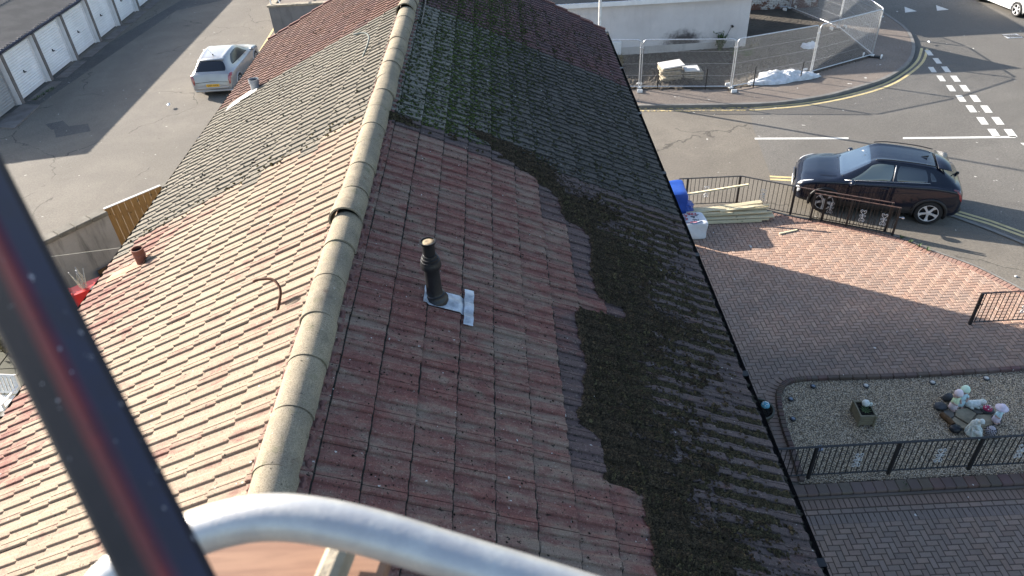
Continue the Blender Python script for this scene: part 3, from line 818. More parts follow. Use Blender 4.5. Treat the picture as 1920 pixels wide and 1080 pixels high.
wbuild(mb, "ridge_bedding", M['mortar_dark'], house)
for side in (-1, 1):
    mb = MB()
    for y in np.arange(-1.5, 15.8, .05):
        p = roofp(side, .150+random.uniform(-.008, .012), y, .016); mb.blob(p, (.026, .04, .018), .35, 5, 3)
    wbuild(mb, "ridge_mortar", M['mortar'], house)
mb = MB()                                        # far verge
for k in range(len(ROWS)-1):
    for side in (-1, 1):
        s0, s1 = ROWS[k], ROWS[k+1]; yend = (15.95-.85*(s1/SE) if side > 0 else 16.05-.35*(s1/SE))
        mb.bar(roofp(side, s0, yend-.1, .02), roofp(side, s1, yend-.1, .035), .07, .05, up=roof_normal(side))
wbuild(mb, "verge", M['mortar'], house)
mb = MB(); mb.tube([roofp(1, .25, 10.9, .045), roofp(1, .22, 13.4, .045), roofp(1, .24, 15.6, .05)], .008, 6); wbuild(mb, "ridge_cable", M['black_metal'], house)

# moss carpets and clumps on the shaded slope
mb = MB()
def prof_h(y):
    u = (y+1.5) % .3; 
    for (a, ha), (b, hb) in zip(prof, prof[1:]):
        if a <= u <= b and b > a: return ha+(hb-ha)*(u-a)/(b-a)
    return 0
def row_h(s):
    for a, b in zip(ROWS, ROWS[1:]):
        if a <= s < b: return .004+.020*(s-a)/(b-a)
    return .02
def clump(s, y, r, col=None, flat=.6):
    h = row_h(s)+prof_h(y)
    c = roofp(1, s, y, h + r*.25); k = random.uniform(.5, 1.7)
    col = col or (.060, .046, .029)
    N = roof_normal(1); T = Vector((CS, 0, -SN)); a = random.uniform(0, 6.28)
    B = Vector((0, 1, 0)); e1 = T*math.cos(a)+B*math.sin(a); e2 = B*math.cos(a)-T*math.sin(a)
    q = [random.uniform(.7, 1.3) for _ in range(6)]
    P = [c+e1*r*q[0], c+e2*r*q[1], c-e1*r*q[2], c-e2*r*q[3], c+N*r*flat*q[4]+e1*r*.2*random.uniform(-1, 1), c-N*r*.5]
    mb.add(P, [(0, 1, 4), (1, 2, 4), (2, 3, 4), (3, 0, 4), (1, 0, 5), (2, 1, 5), (3, 2, 5), (0, 3, 5)], (col[0]*k, col[1]*k, col[2]*k, 1))
def vnoise(x, y, seed=0):
    v = 0
    for f, a, p in ((1.3, .5, 0), (2.9, .3, 1.7), (6.1, .2, 4.1)):
        v += a*math.sin(x*f*1.7+p+seed+1.3*math.sin(y*f*.9+p*2))*math.cos(y*f*1.3-p+seed*1.7+.8*math.sin(x*f))
    return v
n = 0
while n < 42000:                                 # the thick carpet below the cleared tiles
    y = random.uniform(1.8, 8.1); ce = clean_edge(y)
    if y > 7.5: ce = 1.72 - (y-7.5)*1.2
    d = random.expovariate(1/.40); s = ce+d-.02+.05*vnoise(y*3.1, 1.0, 2)
    w = .74+.34*vnoise(y, 0, 3) + .55*vnoise(y*2.3, s*2.6, 7) + (.25 if 5 < y < 6.3 else 0)
    if y > 7.0: w *= .85
    if s > SE-.05 or (d > w and random.random() > .34) or s < .2: continue
    big = d < w*.9
    clump(s, y, random.uniform(.010, .024) if big else random.uniform(.007, .016)); n += 1
n = 0
while n < 2600:                                  # raised cushions standing out of the carpet
    y = random.uniform(1.8, 7.7); s = clean_edge(y)+random.expovariate(1/.38)+.03
    if s > SE-.1 or vnoise(y*2.3, s*2.6, 7) < -.10: continue
    n += 1; r = random.uniform(.016, .029); cc = random.choice(((.075, .060, .036), (.060, .050, .026), (.050, .036, .024), (.085, .075, .040)))
    for q in range(6): clump(min(SE-.03, s+random.gauss(0, .018)), y+random.gauss(0, .018), r*random.uniform(.45, .9), cc, .95)
n = 0
while n < 1500:                                  # long cushions lying in the pans further down
    y = random.uniform(1.8, 7.6); s = random.uniform(2.5, SE-.05); ce = clean_edge(y)
    if s < ce+.25 or vnoise(y*1.5, s*2.2, 5) < -.05: n += .2; continue
    u = (y+1.5) % .15
    y += (.118-u)*.8; n += 1
    L = random.randint(3, 9)
    for q in range(L*2): clump(min(SE-.02, s+random.uniform(-.5, .5)*L*.035), y+random.gauss(0, .014), random.uniform(.011, .026), (.064, .056, .031))
n = 0
while n < 13000:                                  # green growth along the courses of the older far part
    y = random.uniform(7.75, 14.5); k = random.randint(0, 12); s = ROWS[k+1]+abs(random.gauss(0, .08)) if random.random() < .45 else random.uniform(.15, SE-.1)
    if s > SE-.05: continue
    g = math.exp(-((s-(.75+.10*(y-7.7)))/.8)**2)
    if random.random() > .18+.82*g: continue
    n += 1; gr = g*random.random()
    clump(s, y, random.uniform(.008, .021), (.045+.035*gr, .05+.085*gr, .02+.003*gr))
for _ in range(420):                             # crumbs on the swept tiles
    y = random.uniform(2.3, 7.5); s = random.uniform(.2, clean_edge(y)); clump(s, y, random.uniform(.004, .010), (.014, .012, .008))
tag(mb.build("roof_moss", M['moss']), "thick dark brown and green moss growing over the shaded roof slope", "moss", kind='stuff')
mb = MB()
def lclump(s, y, r, col):
    h = row_h(s)+prof_h(y); c = roofp(-1, s, y, h+r*.2); mb.blob(c, (r, r, r*.7), .3, 5, 3, col=(*col, 1))
for _ in range(900):
    y = random.uniform(7.75, 15.3); s = random.uniform(.2, SE-.08)
    if y > 12.15 and random.random() < .35: continue
    lclump(s, y, random.uniform(.006, .016), random.choice(((.05, .048, .02), (.02, .02, .016), (.03, .028, .02))))
for _ in range(90):
    y = random.gauss(7.8, .1); s = random.uniform(.3, SE-.1); lclump(s, y, random.uniform(.008, .02), (.11, .085, .02))
tag(mb.build("roof_moss", M['moss']), "small moss and lichen crumbs scattered over the older grey part of the sunlit slope", "moss", kind='stuff')

# things standing on the roof
b = roofp(1, (-.661-XR)/CS, 4.696)
t = empty("vent_stack", "black soil vent stack with a collar standing on the shaded slope over silver flashing", "vent stack", b)
mb = MB(); mb.lathe([(.105, -.05), (.105, .02), (.095, .035), (.083, .05), (.080, .07), (.070, .075), (.064, .09), (.060, .36), (.062, .37)], n=28); mb.build("pipe", M['pipe_black'], t, True, angle=40)
mb = MB(); mb.lathe([(.060, .33), (.082, .335), (.084, .365), (.080, .375), (.076, .40), (.070, .402), (.068, .425), (.060, .428), (.056, .45), (.049, .452), (.049, .455)], n=28); mb.build("collar", M['pipe_black'], t, True, angle=40)
mb = MB(); mb.lathe([(.049, .45), (.049, .545), (.060, .556), (.062, .575), (.055, .575), (.054, .562)], n=28); mb.build("terminal", M['pipe_black'], t, True, angle=40)
mb = MB(); mb.lathe([(.054, .560), (.050, .565), (.02, .572), (.004, .566)], n=24); mb.build("cap", M['cap'], t, True)
# lead sheet dressed down the tiles below the stack
mb = MB()
pf = lambda s, y, h=.012: roofp(1, s, y, row_h(s)+prof_h(y)*.75+h) - b
s0 = (-.661-XR)/CS
def sheet(sa, sb, ya, yb, h=.012, nx=14, ny=14):
    vs = [pf(sa+(sb-sa)*i/nx, ya+(yb-ya)*j/ny, h) for i in range(nx+1) for j in range(ny+1)]
    mb.add(vs, [(i*(ny+1)+j, (i+1)*(ny+1)+j, (i+1)*(ny+1)+j+1, i*(ny+1)+j+1) for i in range(nx) for j in range(ny)])
sheet(s0-.11, s0+.25, 4.58, 4.80); sheet(s0+.235, s0+.315, 4.46, 4.92, .024)
mb.build("flashing", M['lead'], t, True)
b = roofp(-1, (XR+4.249)/CS, 6.939)
t = empty("vent_pipe", "short reddish brown vent pipe low on the sunlit slope", "vent pipe", b)
mb = MB(); mb.lathe([(.060, -.06), (.060, .10), (.068, .105), (.068, .135), (.064, .14), (.066, .205), (.058, .206), (.057, .19)], n=24, close=False); mb.build("pipe", M['pipe_red'], t, True, angle=40)
mb = MB(); mb.lathe([(.058, .17), (.001, .168)], n=24, close=False); mb.build("opening", M['dark'], t)
mb = MB(); fl = lambda s, y, h=.014: roofp(-1, s, y, row_h(s)+prof_h(y)*.6+h) - b
sv = (XR+4.249)/CS
vs = [fl(sv-.10+.62*i/12, 6.84+.2*j/6) for i in range(13) for j in range(7)]
mb.add(vs, [(i*7+j, i*7+j+1, (i+1)*7+j+1, (i+1)*7+j) for i in range(12) for j in range(6)]); mb.build("flashing", simple('orange_worn_flashing', (.36, .17, .10), .8, .4, 5), t)
b = roofp(-1, (XR+4.223)/CS, 12.016)
t = empty("vent_pipe", "short grey vent pipe with white flashing near the silver car", "vent pipe", b)
mb = MB(); mb.lathe([(.075, -.06), (.075, .12), (.085, .125), (.085, .185), (.077, .185), (.076, .15)], n=24, close=False); mb.build("pipe", M['pipe_grey'], t, True, angle=40)
mb = MB(); mb.lathe([(.077, .15), (.001, .149)], n=24, close=False); mb.build("opening", M['dark'], t)
mb = MB(); vs = [roofp(-1, (XR+4.223)/CS-.1+.6*i/12, 11.75+.30*j/6-.15*(i/12), .03+prof_h(11.75+.3*j/6)*.6) - b for i in range(13) for j in range(7)]
mb.add(vs, [(i*7+j, i*7+j+1, (i+1)*7+j+1, (i+1)*7+j) for i in range(12) for j in range(6)]); mb.build("flashing", M['slab_pale'], t)
def hook(px, py, name, label, mt, pts, r):
    mb = MB(); mb.tube(crv(pts, 6), r, 8); tag(mb.build(name, mt, smooth=True), label, "bent rod")
p = roofp(-1, .47, 4.42, .02)
hook(0, 0, "bent_rod", "curled rusty brown rod sticking out of the cream tiles beside the ridge", M['rust'], [p, p+Vector((.02, .04, .05)), p+Vector((.03, .12, .13)), p+Vector((-.04, .2, .17)), p+Vector((-.16, .22, .16)), p+Vector((-.2, .22, .145))], .011)
p = roofp(-1, .60, 10.15, .02)
hook(0, 0, "bent_rod", "curled grey rod on the older grey tiles near the far end of the ridge", M['grey_iron'], [p, p+Vector((.06, .12, .10)), p+Vector((.08, .3, .18)), p+Vector((0, .42, .2)), p+Vector((-.16, .44, .18))], .013)

# ------------------------------------------------------------------ garage block on the left
gx = -19.87; GY0 = 26.95; GH = 2.02
gar = empty("garage_block", "long row of white doored lock-up garages under one corrugated roof", "garages", (gx-2.6, 38, 0))
mb = MB(); L = 40
mb.box((gx-2.75, GY0+L/2, GH/2), (4.9, L, GH-.02)); wbuild(mb, "wall", M['post_grey'], gar)
posts_y = [GY0+.10] + [28.99+2.53*k for k in range(14)]
for k, y in enumerate(posts_y):
    mb = MB(); mb.bbox((gx-.06, y, GH/2), (.40, .20, GH), .015); po = wbuild(mb, "post", M['post_grey'], gar)
    mb = MB(); mb.box((gx-.07, y-.112, GH/2), (.36, .024, GH-.02)); wbuild(mb, "post_facing", M['white_metal'], po)
for k in range(len(posts_y)-1):
    y0, y1 = posts_y[k]+.15, posts_y[k+1]-.15
    mb = MB(); w = y1-y0; hgt = GH-.10
    # door leaf with pressed horizontal ribs
    vs = []; rows = []; nz = 36
    for i in range(nz+1):
        z = .04 + (hgt-.04)*i/nz; xo = gx-.11 + (.022 if i % 2 else 0.0)*(1 if 1 < i < nz-1 else 0)
        vs += [(xo, y0+.05, z), (xo, y1-.05, z)]
    mb.add(vs, [(2*i, 2*i+1, 2*i+3, 2*i+2) for i in range(nz)])
    for yy in (y0+.025, y1-.025): mb.box((gx-.09, yy, hgt/2), (.07, .05, hgt))
    mb.box((gx-.09, (y0+y1)/2, hgt-.02), (.072, w, .05))
    d = wbuild(mb, "garage_door", M['door_grey'] if k == 0 else M['door_white'], gar)
    mb = MB(); mb.box((gx-.08, (y0+y1)/2-.05, .92), (.05, .035, .09)); mb.box((gx-.05, (y0+y1)/2-.02, .88), (.05, .12, .022)); wbuild(mb, "handle", M['black_metal'], d)
mb = MB(); mb.box((gx-.16, GY0+L/2, GH+.01), (.10, L, .18)); wbuild(mb, "lintel", M['white_metal'], gar)
mb = MB(); n = int(L/.11); vs = []                  # corrugated roof sloping up to the back
for k in range(n+1):
    y = GY0-.15+k*.11; h = .045 if k % 2 else 0.0
    vs += [(gx+.16, y, GH+.16+h), (gx-2.6, y, GH+.42+h), (gx-2.62, y, GH+.45+h), (gx-5.4, y, GH+.74+h)]
mb.add(vs, [(4*k+q, 4*k+4+q, 4*k+5+q, 4*k+1+q) for k in range(n) for q in range(3)]); wbuild(mb, "roof", M['corrugated'], gar)
mb = MB(); mb.bbox((gx+.17, GY0+L/2, GH+.12), (.12, L+.3, .11), .03)
for k in range(150): mb.box((gx+.12, GY0+.1+k*.264, GH+.19), (.16, .04, .02))
wbuild(mb, "gutter", M['gutter_blue'], gar)
mb = MB(); ap = [(gx+.14, GY0-.3), (gx+1.05, GY0-.5), (gx+.95, GY0+1.7), (gx+.14, GY0+1.9)]
mb.prism(ap, 0, .05); 
for k in range(1, 14): mb.prism([(gx+.14, posts_y[k]+.2), (gx+.62, posts_y[k]+.25), (gx+.60, posts_y[k]+2.3), (gx+.14, posts_y[k]+2.35)], 0, .018)
tag(mb.build("garage_apron", M['post_grey']), kind='structure')

# ------------------------------------------------------------------ white roughcast building across the road
wb = empty("white_building", "single storey white roughcast building with a sooty patch behind the mesh fence", "building", (4, 32.5, .1))
mb = MB(); x0, x1, y0, y1, eh = -2.0, 10.18, 30.35, 34.9, 2.42
mb.box(((x0+x1)/2, (y0+y1)/2, (eh+.1)/2), (x1-x0, y1-y0, eh-.1))
yr, hr = 32.6, 4.3
mb.add([(x0, y0, eh), (x0, y1, eh), (x0, yr, hr), (x1, y0, eh), (x1, y1, eh), (x1, yr, hr)], [(1, 0, 2), (3, 4, 5)])
wbuild(mb, "wall", M['white_render'], wb)
mb = MB(); mb.box(((x0+x1)/2-.1, y0-.012, .27), (x1-x0-.3, .03, .34)); wbuild(mb, "plinth", render_mat('plinth_roughcast', (.46, .44, .42), (.38, .36, .34), wet=.4), wb)
mb = MB()
for a, b_ in (((y0-.18, eh-.06), (yr, hr+.10)), ((y1+.3, eh-.1), (yr, hr+.10))):
    mb.add([(x0-.2, a[0], a[1]), (x1+.12, a[0], a[1]), (x1+.12, b_[0], b_[1]), (x0-.2, b_[0], b_[1])], [(0, 1, 2, 3)])
wbuild(mb, "roof", M['corrugated'], wb)
mb = MB(); mb.box(((x0+x1)/2, y0-.21, eh-.12), (x1-x0+.1, .08, .17)); mb.box(((x0+x1)/2, y0-.10, eh-.15), (x1-x0, .20, .03)); wbuild(mb, "fascia", M['white_metal'], wb)
mb = MB(); q = CAMP+ray(1155, 90)*((y0-.07)/ray(1155, 90).y); mb.bbox((q.x, y0-.07, q.z), (.42, .14, .56), .02); wbuild(mb, "meter_box", M['white_plastic'], wb)
q2 = CAMP+ray(1373, 49)*((y0-.06)/ray(1373, 49).y); mb = MB(); mb.lathe([(.05, 0), (.05, .06)], (q2.x, y0-.06, q2.z), 10, Matrix.Rotation(R_(90), 3, 'X')); mb.tube([(q2.x, y0-.03, q2.z), (q2.x-.2, y0-.03, q2.z-.45), (q2.x-.25, y0-.03, .5)], .008, 5); wbuild(mb, "wall_outlet", M['black_metal'], wb)

bb = empty("brick_building", "white painted brick wall with red bricks showing through along its foot", "building", (11.5, 38, .1))
mb = MB(); mb.box((3.3-.0, 0, 1.6), (.3, 5.6, 3.2)); 
bx1, by0 = 15.0, 35.25
mb = MB(); mb.box((12.9-11.5, by0+3-38, 1.62), (4.2, 6, 3.24)); mb.build("wall", M['white_brick'], bb)
mb = MB(); mb.box((12.9-11.5, by0+3-38, 3.28), (4.4, 6.2, .1)); mb.build("roof", M['corrugated'], bb)

an = empty("annex", "low grey roughcast outbuilding with pale coping at the end of the garage court", "outbuilding", (-8, 38.8, 0))
ax0, ax1, ay0, ay1 = -10.98, -4.0, 35.84, 42.0
mb = MB(); mb.box(((ax0+ax1)/2, (ay0+ay1)/2, .68), (ax1-ax0, ay1-ay0, 1.36)); wbuild(mb, "wall", M['grey_render'], an)
mb = MB(); mb.bbox(((ax0+ax1)/2, ay0+.13, 1.40), (ax1-ax0+.14, .34, .085), .015); mb.bbox((ax0+.13, (ay0+ay1)/2+.2, 1.40), (.34, ay1-ay0-.1, .083), .015); wbuild(mb, "coping", M['slab'], an)
mb = MB(); mb.box(((ax0+ax1)/2+.2, (ay0+ay1)/2+.2, 1.37), (ax1-ax0-.3, ay1-ay0-.3, .03)); wbuild(mb, "roof", M['pave'], an)
mb = MB()
mb.tube([(ax0+.12, ay0+.15, 1.44), (ax0+.12, ay0+.15, 2.3), (ax0+.12, ay1, 2.3)], .03, 8); mb.tube([(ax0+.5, ay0+.3, 1.44), (ax0+.14, ay0+.9, 2.2)], .02, 6)
wbuild(mb, "roof_rail", M['white_metal'], an)

# street lamp column behind the eave
lp = G(1121, 177, .1)
t = empty("street_lamp", "tall pale grey street lamp column standing beyond the far corner of the mossy roof", "street lamp", lp)
mb = MB(); mb.tube([(0, 0, 0), (0, 0, 1.35)], .085, 14); mb.tube([(0, 0, 1.35), (0, 0, 1.42), (0, 0, 6.2)], [.085, .058, .045], 14); mb.build("column", M['galv'], t, True, angle=40)
mb = MB(); mb.box((0, -.085, .75), (.10, .02, .5)); mb.build("access_door", M['galv'], t)
mb = MB(); mb.tube(crv([(0, 0, 6.15), (-.1, -.1, 6.4), (-.5, -.5, 6.5)], 5), .03, 8); mb.build("arm", M['galv'], t, True)
mb = MB(); mb.bbox((-.75, -.75, 6.5), (.62, .2, .1), .03, R_(45)); mb.build("lantern", M['pipe_grey'], t)

# ------------------------------------------------------------------ mesh security fence
def heras(a, b, label, h=1.9):
    t = empty("mesh_fence_panel", label, "fence panel", (a+b)/2, math.atan2(b.y-a.y, b.x-a.x), "galvanised mesh fence panels round the bare plot")
    L = (b-a).length; w = L-.07; z0, z1 = .13, h; r = .021
    mb = MB()
    arc = lambda cx, cz, a0, a1: [(cx+.14*math.cos(a0+(a1-a0)*k/6), 0, cz+.14*math.sin(a0+(a1-a0)*k/6)) for k in range(7)]
    mb.tube([(-w/2, 0, .02)] + arc(-w/2+.14, z1-.14, math.pi, math.pi/2) + arc(w/2-.14, z1-.14, math.pi/2, 0) + [(w/2, 0, .02)], r, 8)
    mb.tube([(-w/2, 0, z0), (w/2, 0, z0)], r*.95, 8)
    mb.build("frame", M['galv'], t, True, angle=50)
    mb = MB()
    n = int(w/.042)
    for k in range(1, n):
        x = -w/2+w*k/n; e = min(x+w/2, w/2-x); top = z1 if e > .14 else z1-.14+math.sqrt(max(0, .14**2-(.14-e)**2))
        mb.bar((x, 0, z0), (x, 0, top), .0042, .0042)
    for z in (.55, 1.0, 1.45): mb.bar((-w/2, .003, z), (w/2, .003, z), .004, .004)
    mb.build("mesh_infill", M['galv'], t)
    mb = MB(); mb.bbox((w/2+.03, 0, z1-.3), (.13, .05, .05), .01); mb.build("clamp", M['galv'], t)
    return t
hl = ["mesh fence panel partly hidden behind the mossy roof", "mesh fence panel in front of the slab stacks", "mesh fence panel in front of the crumpled white sheet", "mesh fence panel ending at the kerb corner of the road",
      "mesh fence panel running back from the road corner with a bright top bend", "mesh fence panel across the middle of the yard beyond the white bag", "mesh fence panel in front of the white painted brick wall"]
for k in range(7): heras(FP[k], FP[k+1], hl[k])
foot_l = ["white fence foot left of the slab stacks", "white fence foot at the left end of the crumpled sheet panel", "fence foot under the joint beside the crumpled white sheet", "pale fence foot at the road corner of the mesh fence",
          "fence foot in the middle of the yard", "fence foot below the painted brick wall"]
for k in range(1, 7):
    p = FP[k]; t = empty("fence_foot", foot_l[k-1], "fence foot", (p.x, p.y, .115), math.atan2((FP[k+1]-FP[k-1]).y, (FP[k+1]-FP[k-1]).x)+R_(90), "feet of the mesh fence")
    mb = MB(); mb.bbox((0, 0, .03), (.66, .20, .05), .02); mb.build("block", M['rubber'], t)
    mb = MB()
    for sx in (-1, 1): mb.bbox((sx*.33, 0, .06), (.06, .21, .12), .012)
    mb.box((0, 0, .075), (.12, .14, .05)); mb.build("end_caps", M['white_plastic'], t)

# slab stacks in the plot
def slab_obj(c, rz, size, mt, label, grp, tilt=(0, 0)):
    mb = MB(); mb.bbox((0, 0, 0), size, .008); o = mb.build("paving_slab", mt); o.location = c; o.rotation_euler = (tilt[0], tilt[1], rz)
    tag(o, label, "paving slab", grp)
ordn = ["topmost", "second", "third", "fourth", "fifth", "sixth", "seventh", "eighth", "ninth"]
pA = G(1256, 158, .12); zb = .13
for k in range(8):
    z = zb + .076*k+.03
    slab_obj((pA.x+random.uniform(-.09, .10), pA.y+.28+random.uniform(-.05, .05), z), R_(4)+random.uniform(-.12, .12), (.80, .62, .05), M['slab'],
             "%s buff slab of the taller stack behind the mesh fence" % ordn[7-k], "buff slabs in the taller stack", (random.uniform(-.02, .02), random.uniform(-.02, .02)))
slab_obj((pA.x+.06, pA.y+.3, zb+.66), R_(9), (.88, .62, .05), M['slab_pale'], "pale cream slab crowning the taller stack behind the mesh fence", "buff slabs in the taller stack", (.03, -.05))
pB = G(1301, 156, .12)
for k in range(5):
    slab_obj((pB.x+random.uniform(-.04, .04), pB.y+.4+random.uniform(-.03, .03), zb+.076*k+.03), random.uniform(-.10, .10), (.78, .62, .05), M['slab'],
             "%s brownish slab of the lower stack behind the mesh fence" % ordn[4-k], "brownish slabs in the lower stack", (random.uniform(-.02, .02), 0))
slab_obj((pB.x-.06, pB.y+.42, zb+.42), R_(-2), (.58, .60, .05), M['slab_pale'], "clean white slab lying on the lower stack behind the mesh fence", "brownish slabs in the lower stack")
# stakes
for px, py, lb, ln in ((1232, 168, "thin dark stake in front of the taller slab stack", .75), (1322, 168, "thin dark stake right of the lower slab stack", .80), (1412, 164, "thin dark stake left of the crumpled white sheet", .80), (1499, 152, "leaning dark stake at the right end of the crumpled white sheet", .72), (1205, 112, "thin dark stake beside the wall meter box", .5)):
    p = G(px, py, .1); mb = MB(); lean = .06 if px == 1499 else 0
    mb.tube([(p.x, p.y, .05), (p.x+lean, p.y+lean, .1+ln)], .022, 6); mb.bbox((p.x+lean, p.y+lean, .1+ln), (.06, .06, .03), .01)
    tag(mb.build("metal_stake", M['black_metal']), lb, "stake", "dark stakes along the plot edge")

# crumpled white sheet and bag
def drape(name, label, cat, mt, c, lx, ly, h, rz, seed, group=None, n=20, edge=.18, jag=.5):
    rg = random.Random(seed); ph = [rg.uniform(0, 6.28) for _ in range(8)]
    mb = MB(); vs = []
    for i in range(n+1):
        for j in range(n+1):
            u, v = 2*i/n-1, 2*j/n-1; r = math.sqrt(u*u+v*v); ang = math.atan2(v, u)
            k = 1 + edge*math.sin(3*ang+ph[0]) + edge*.6*math.sin(5*ang+ph[1])
            uu, vv = u*math.sqrt(1-.5*v*v)*k, v*math.sqrt(1-.5*u*u)*k; e = max(0, 1-max(abs(u), abs(v))**2)
            cr = .5+.5*abs(math.sin(4.1*u+2.3*v+ph[2]+1.2*math.sin(3*v+ph[3])))*abs(math.cos(3.3*v-1.7*u+ph[4])) + .22*math.sin(9*u+7*v+ph[5])*math.sin(8*v-5*u+ph[6])
            jz = rg.uniform(-.5, .5)*jag*e**.4; vs.append((uu*lx/2+rg.uniform(-.3, .3)*lx/n, vv*ly/2+rg.uniform(-.3, .3)*ly/n, max(.012, .012+h*(e**.55)*(.30+.55*cr+.45*jz)*(1-.25*abs(v)))))
    mb.add(vs, [(i*(n+1)+j, (i+1)*(n+1)+j, (i+1)*(n+1)+j+1, i*(n+1)+j+1) for i in range(n) for j in range(n)])
    o = mb.build(name, mt, smooth=True, angle=14); o.location = c; o.rotation_euler = (0, 0, rz); return tag(o, label, cat, group)
p = G(1466, 150, .12)
sh = drape("crumpled_sheet", "crumpled white plastic sheet lying under the mesh fence", "sheet", M['sheet'], (p.x, p.y+.12, .11), 2.5, 1.05, .42, R_(8), 11)
p = G(1517, 89, .12); drape("litter_bag", "small stuffed white bag lying in the middle of the yard", "bag", M['sheet'], (p.x, p.y, .11), .75, .45, .30, .1, 4, n=12, edge=.08)
def litter(px, py, lb, s=.12, mt='sheet'):
    p = G(px, py, .0); zz = .115 if p.y > 25.9 else .006
    drape("litter_scrap", lb, "litter", M[mt], (p.x, p.y, zz), s*1.6, s, s*.5, random.uniform(0, 3), int(px), n=6)
litter(1394, 145, "small white scrap on the earth beside the lower slab stack", .13)
litter(318, 202, "white paper scrap on the asphalt below the silver car", .14)
litter(1740, 84, "white scrap by the far kerb", .10); litter(1904, 519, "white scrap on the footway right of the paved drive", .05)

# weeds
def weed(p, h, n, mt, label, spread=.35, grp=None, leafy=True):
    mb = MB()
    for k in range(n):
        a = random.uniform(0, 6.28); l = h*random.uniform(.5, 1); q = Vector((math.cos(a), math.sin(a), 0))*spread*random.uniform(.2, 1)
        base = Vector((random.uniform(-.1, .1), random.uniform(-.1, .1), 0))*spread*2; w = Vector((-math.sin(a), math.cos(a), 0))*(.02 if leafy else .008)
        m = base+q*.5+Vector((0, 0, l*.7)); tp = base+q+Vector((0, 0, l))
        mb.add([base-w*.5, base+w*.5, m+w, m-w, tp], [(0, 1, 2, 3), (3, 2, 4)])
        if leafy:
            for _ in range(3):
                c = base.lerp(tp, random.uniform(.3, 1)) + Vector((random.uniform(-1, 1), random.uniform(-1, 1), random.uniform(-.5, .5)))*.06; e = Vector((random.uniform(-1, 1), random.uniform(-1, 1), .3)).normalized()*random.uniform(.03, .07); f2 = Vector((-e.y, e.x, .02))*.6
                mb.add([c-e, c+f2, c+e, c-f2], [(0, 1, 2, 3)])
    o = mb.build("weed", mt); o.location = p; return tag(o, label, "plant", grp)
weed(G(1349, 96, .12), .85, 60, M['leaf'], "tall leafy green weed against the white wall", .35)
for k, (px, py) in enumerate(((1378, 106), (1400, 110))): weed(G(px, py, .12), .45, 60, M['leaf'], ("green grass clump right of the leafy weed at the wall foot", "green grass clump below the right end of the white wall")[k], .5, leafy=False)
weed(G(1162, 128, .12), .7, 60, M['dry_leaf'], "straggly dry weed below the wall meter box", .45, leafy=False)
weed(G(1462, 126, .12), .3, 50, M['dry_leaf'], "dry grass tuft above the crumpled white sheet", .55, leafy=False)
weed(G(1405, 92, .12), .3, 40, M['dry_leaf'], "dry grass tuft at the right corner of the white wall", .5, leafy=False)
weed(G(1693, 914, .02), .12, 26, M['leaf'], "small green weed in the paving joint below the garden railing", .10, leafy=False)
for k in range(5):
    weed(G(66+k*8, 188-k*5, 0), .10, 30, M['leaf'], "low grass strip growing at the foot of the garage doors", .25, "grass tufts along the garage doors", leafy=False)
for k, px in enumerate((1690, 1705, 1722, 1738)):
    weed(G(px, 447+k*7.5, .02), .10, 16, M['leaf'], "low grass growing along the edge of the drive by the car", .12, "grass tufts along the drive edge", leafy=False)

# ------------------------------------------------------------------ railings
def scroll(h=.36, w=.145):
    """flat wrought scroll panel in the xz plane"""
    mb = MB()
    for sx in (-1, 1):
        for z0, sg in ((h*.5, 1), (h*.5, -1)):
            pts = [(0, 0, z0), (sx*w*.10, 0, z0+sg*h*.15), (sx*w*.42, 0, z0+sg*h*.30), (sx*w*.46, 0, z0+sg*h*.43), (sx*w*.28, 0, z0+sg*h*.49), (sx*w*.10, 0, z0+sg*h*.43), (sx*w*.16, 0, z0+sg*h*.36), (sx*w*.26, 0, z0+sg*h*.39)]
            mb.tube(crv(pts, 4), .0085, 5)
        pts = [(0, 0, h*.5), (sx*w*.35, 0, h*.58), (sx*w*.5, 0, h*.5), (sx*w*.35, 0, h*.43), (sx*w*.2, 0, h*.49)]
        mb.tube(crv(pts, 3), .0075, 5)
    mb.box((0, 0, h*.5), (.03, .03, .05)); mb.box((0, 0, h*.28), (.03, .02, .03))
    return mb
def railing(name, label, cat, a, b, h, posts, scrolls=(), step=.105, mt=None, group=None, z0=.0, top_mt=None, post_r=.028):
    a, b = Vector((a.x, a.y, z0)), Vector((b.x, b.y, z0)); L = (b-a).length
    t = empty(name, label, cat, a, math.atan2(b.y-a.y, b.x-a.x), group); mt = mt or M['black_metal']
    mb = MB(); mb.bbox((L/2, 0, h), (L, .045, .018), .004); mb.build("top_rail", top_mt or mt, t)
    mb = MB(); mb.bbox((L/2, 0, .075), (L, .035, .014), .004); mb.build("bottom_rail", mt, t)
    mb = MB(); n = int(L/step)
    for k in range(n+1): mb.bar((k*L/n, 0, .075), (k*L/n, 0, h), .013, .013)
    mb.build("bars", mt, t)
    for x in posts:
        mb = MB(); mb.bbox((x, 0, (h+.02)/2-.02), (post_r*2, post_r*2, h+.03), .004); mb.build("post", mt, t)
    for x in scrolls:
        mb = scroll(); o = mb.build("scroll", M['silver_scroll'], t, True); o.location = (x, -.012, h*.5-.17)
    return t
fa, fb = Vector((1.75, 8.37, .10)), Vector((12.2, 8.40, .10))
px0 = G(1515, 895, .1).x-1.75; px1 = G(1667, 890, .1).x-1.75; sp = px1-px0
railing("railing", "long black railing with silver scrolls along the gravel bed kerb", "railing", fa, fb, .84, [px0-2*sp, px0-sp, px0, px1, px1+sp, px1+2*sp, px1+3*sp], [G(1445, 862, .45).x-1.75, G(1603, 862, .45).x-1.75, G(1757, 855, .45).x-1.75, G(1908, 848, .45).x-1.75], z0=.10, step=.098)
rp = [G(1268, 388), G(1382, 383), G(1483, 404), G(1566, 417)]
Lr = (rp[1]-rp[0]).length
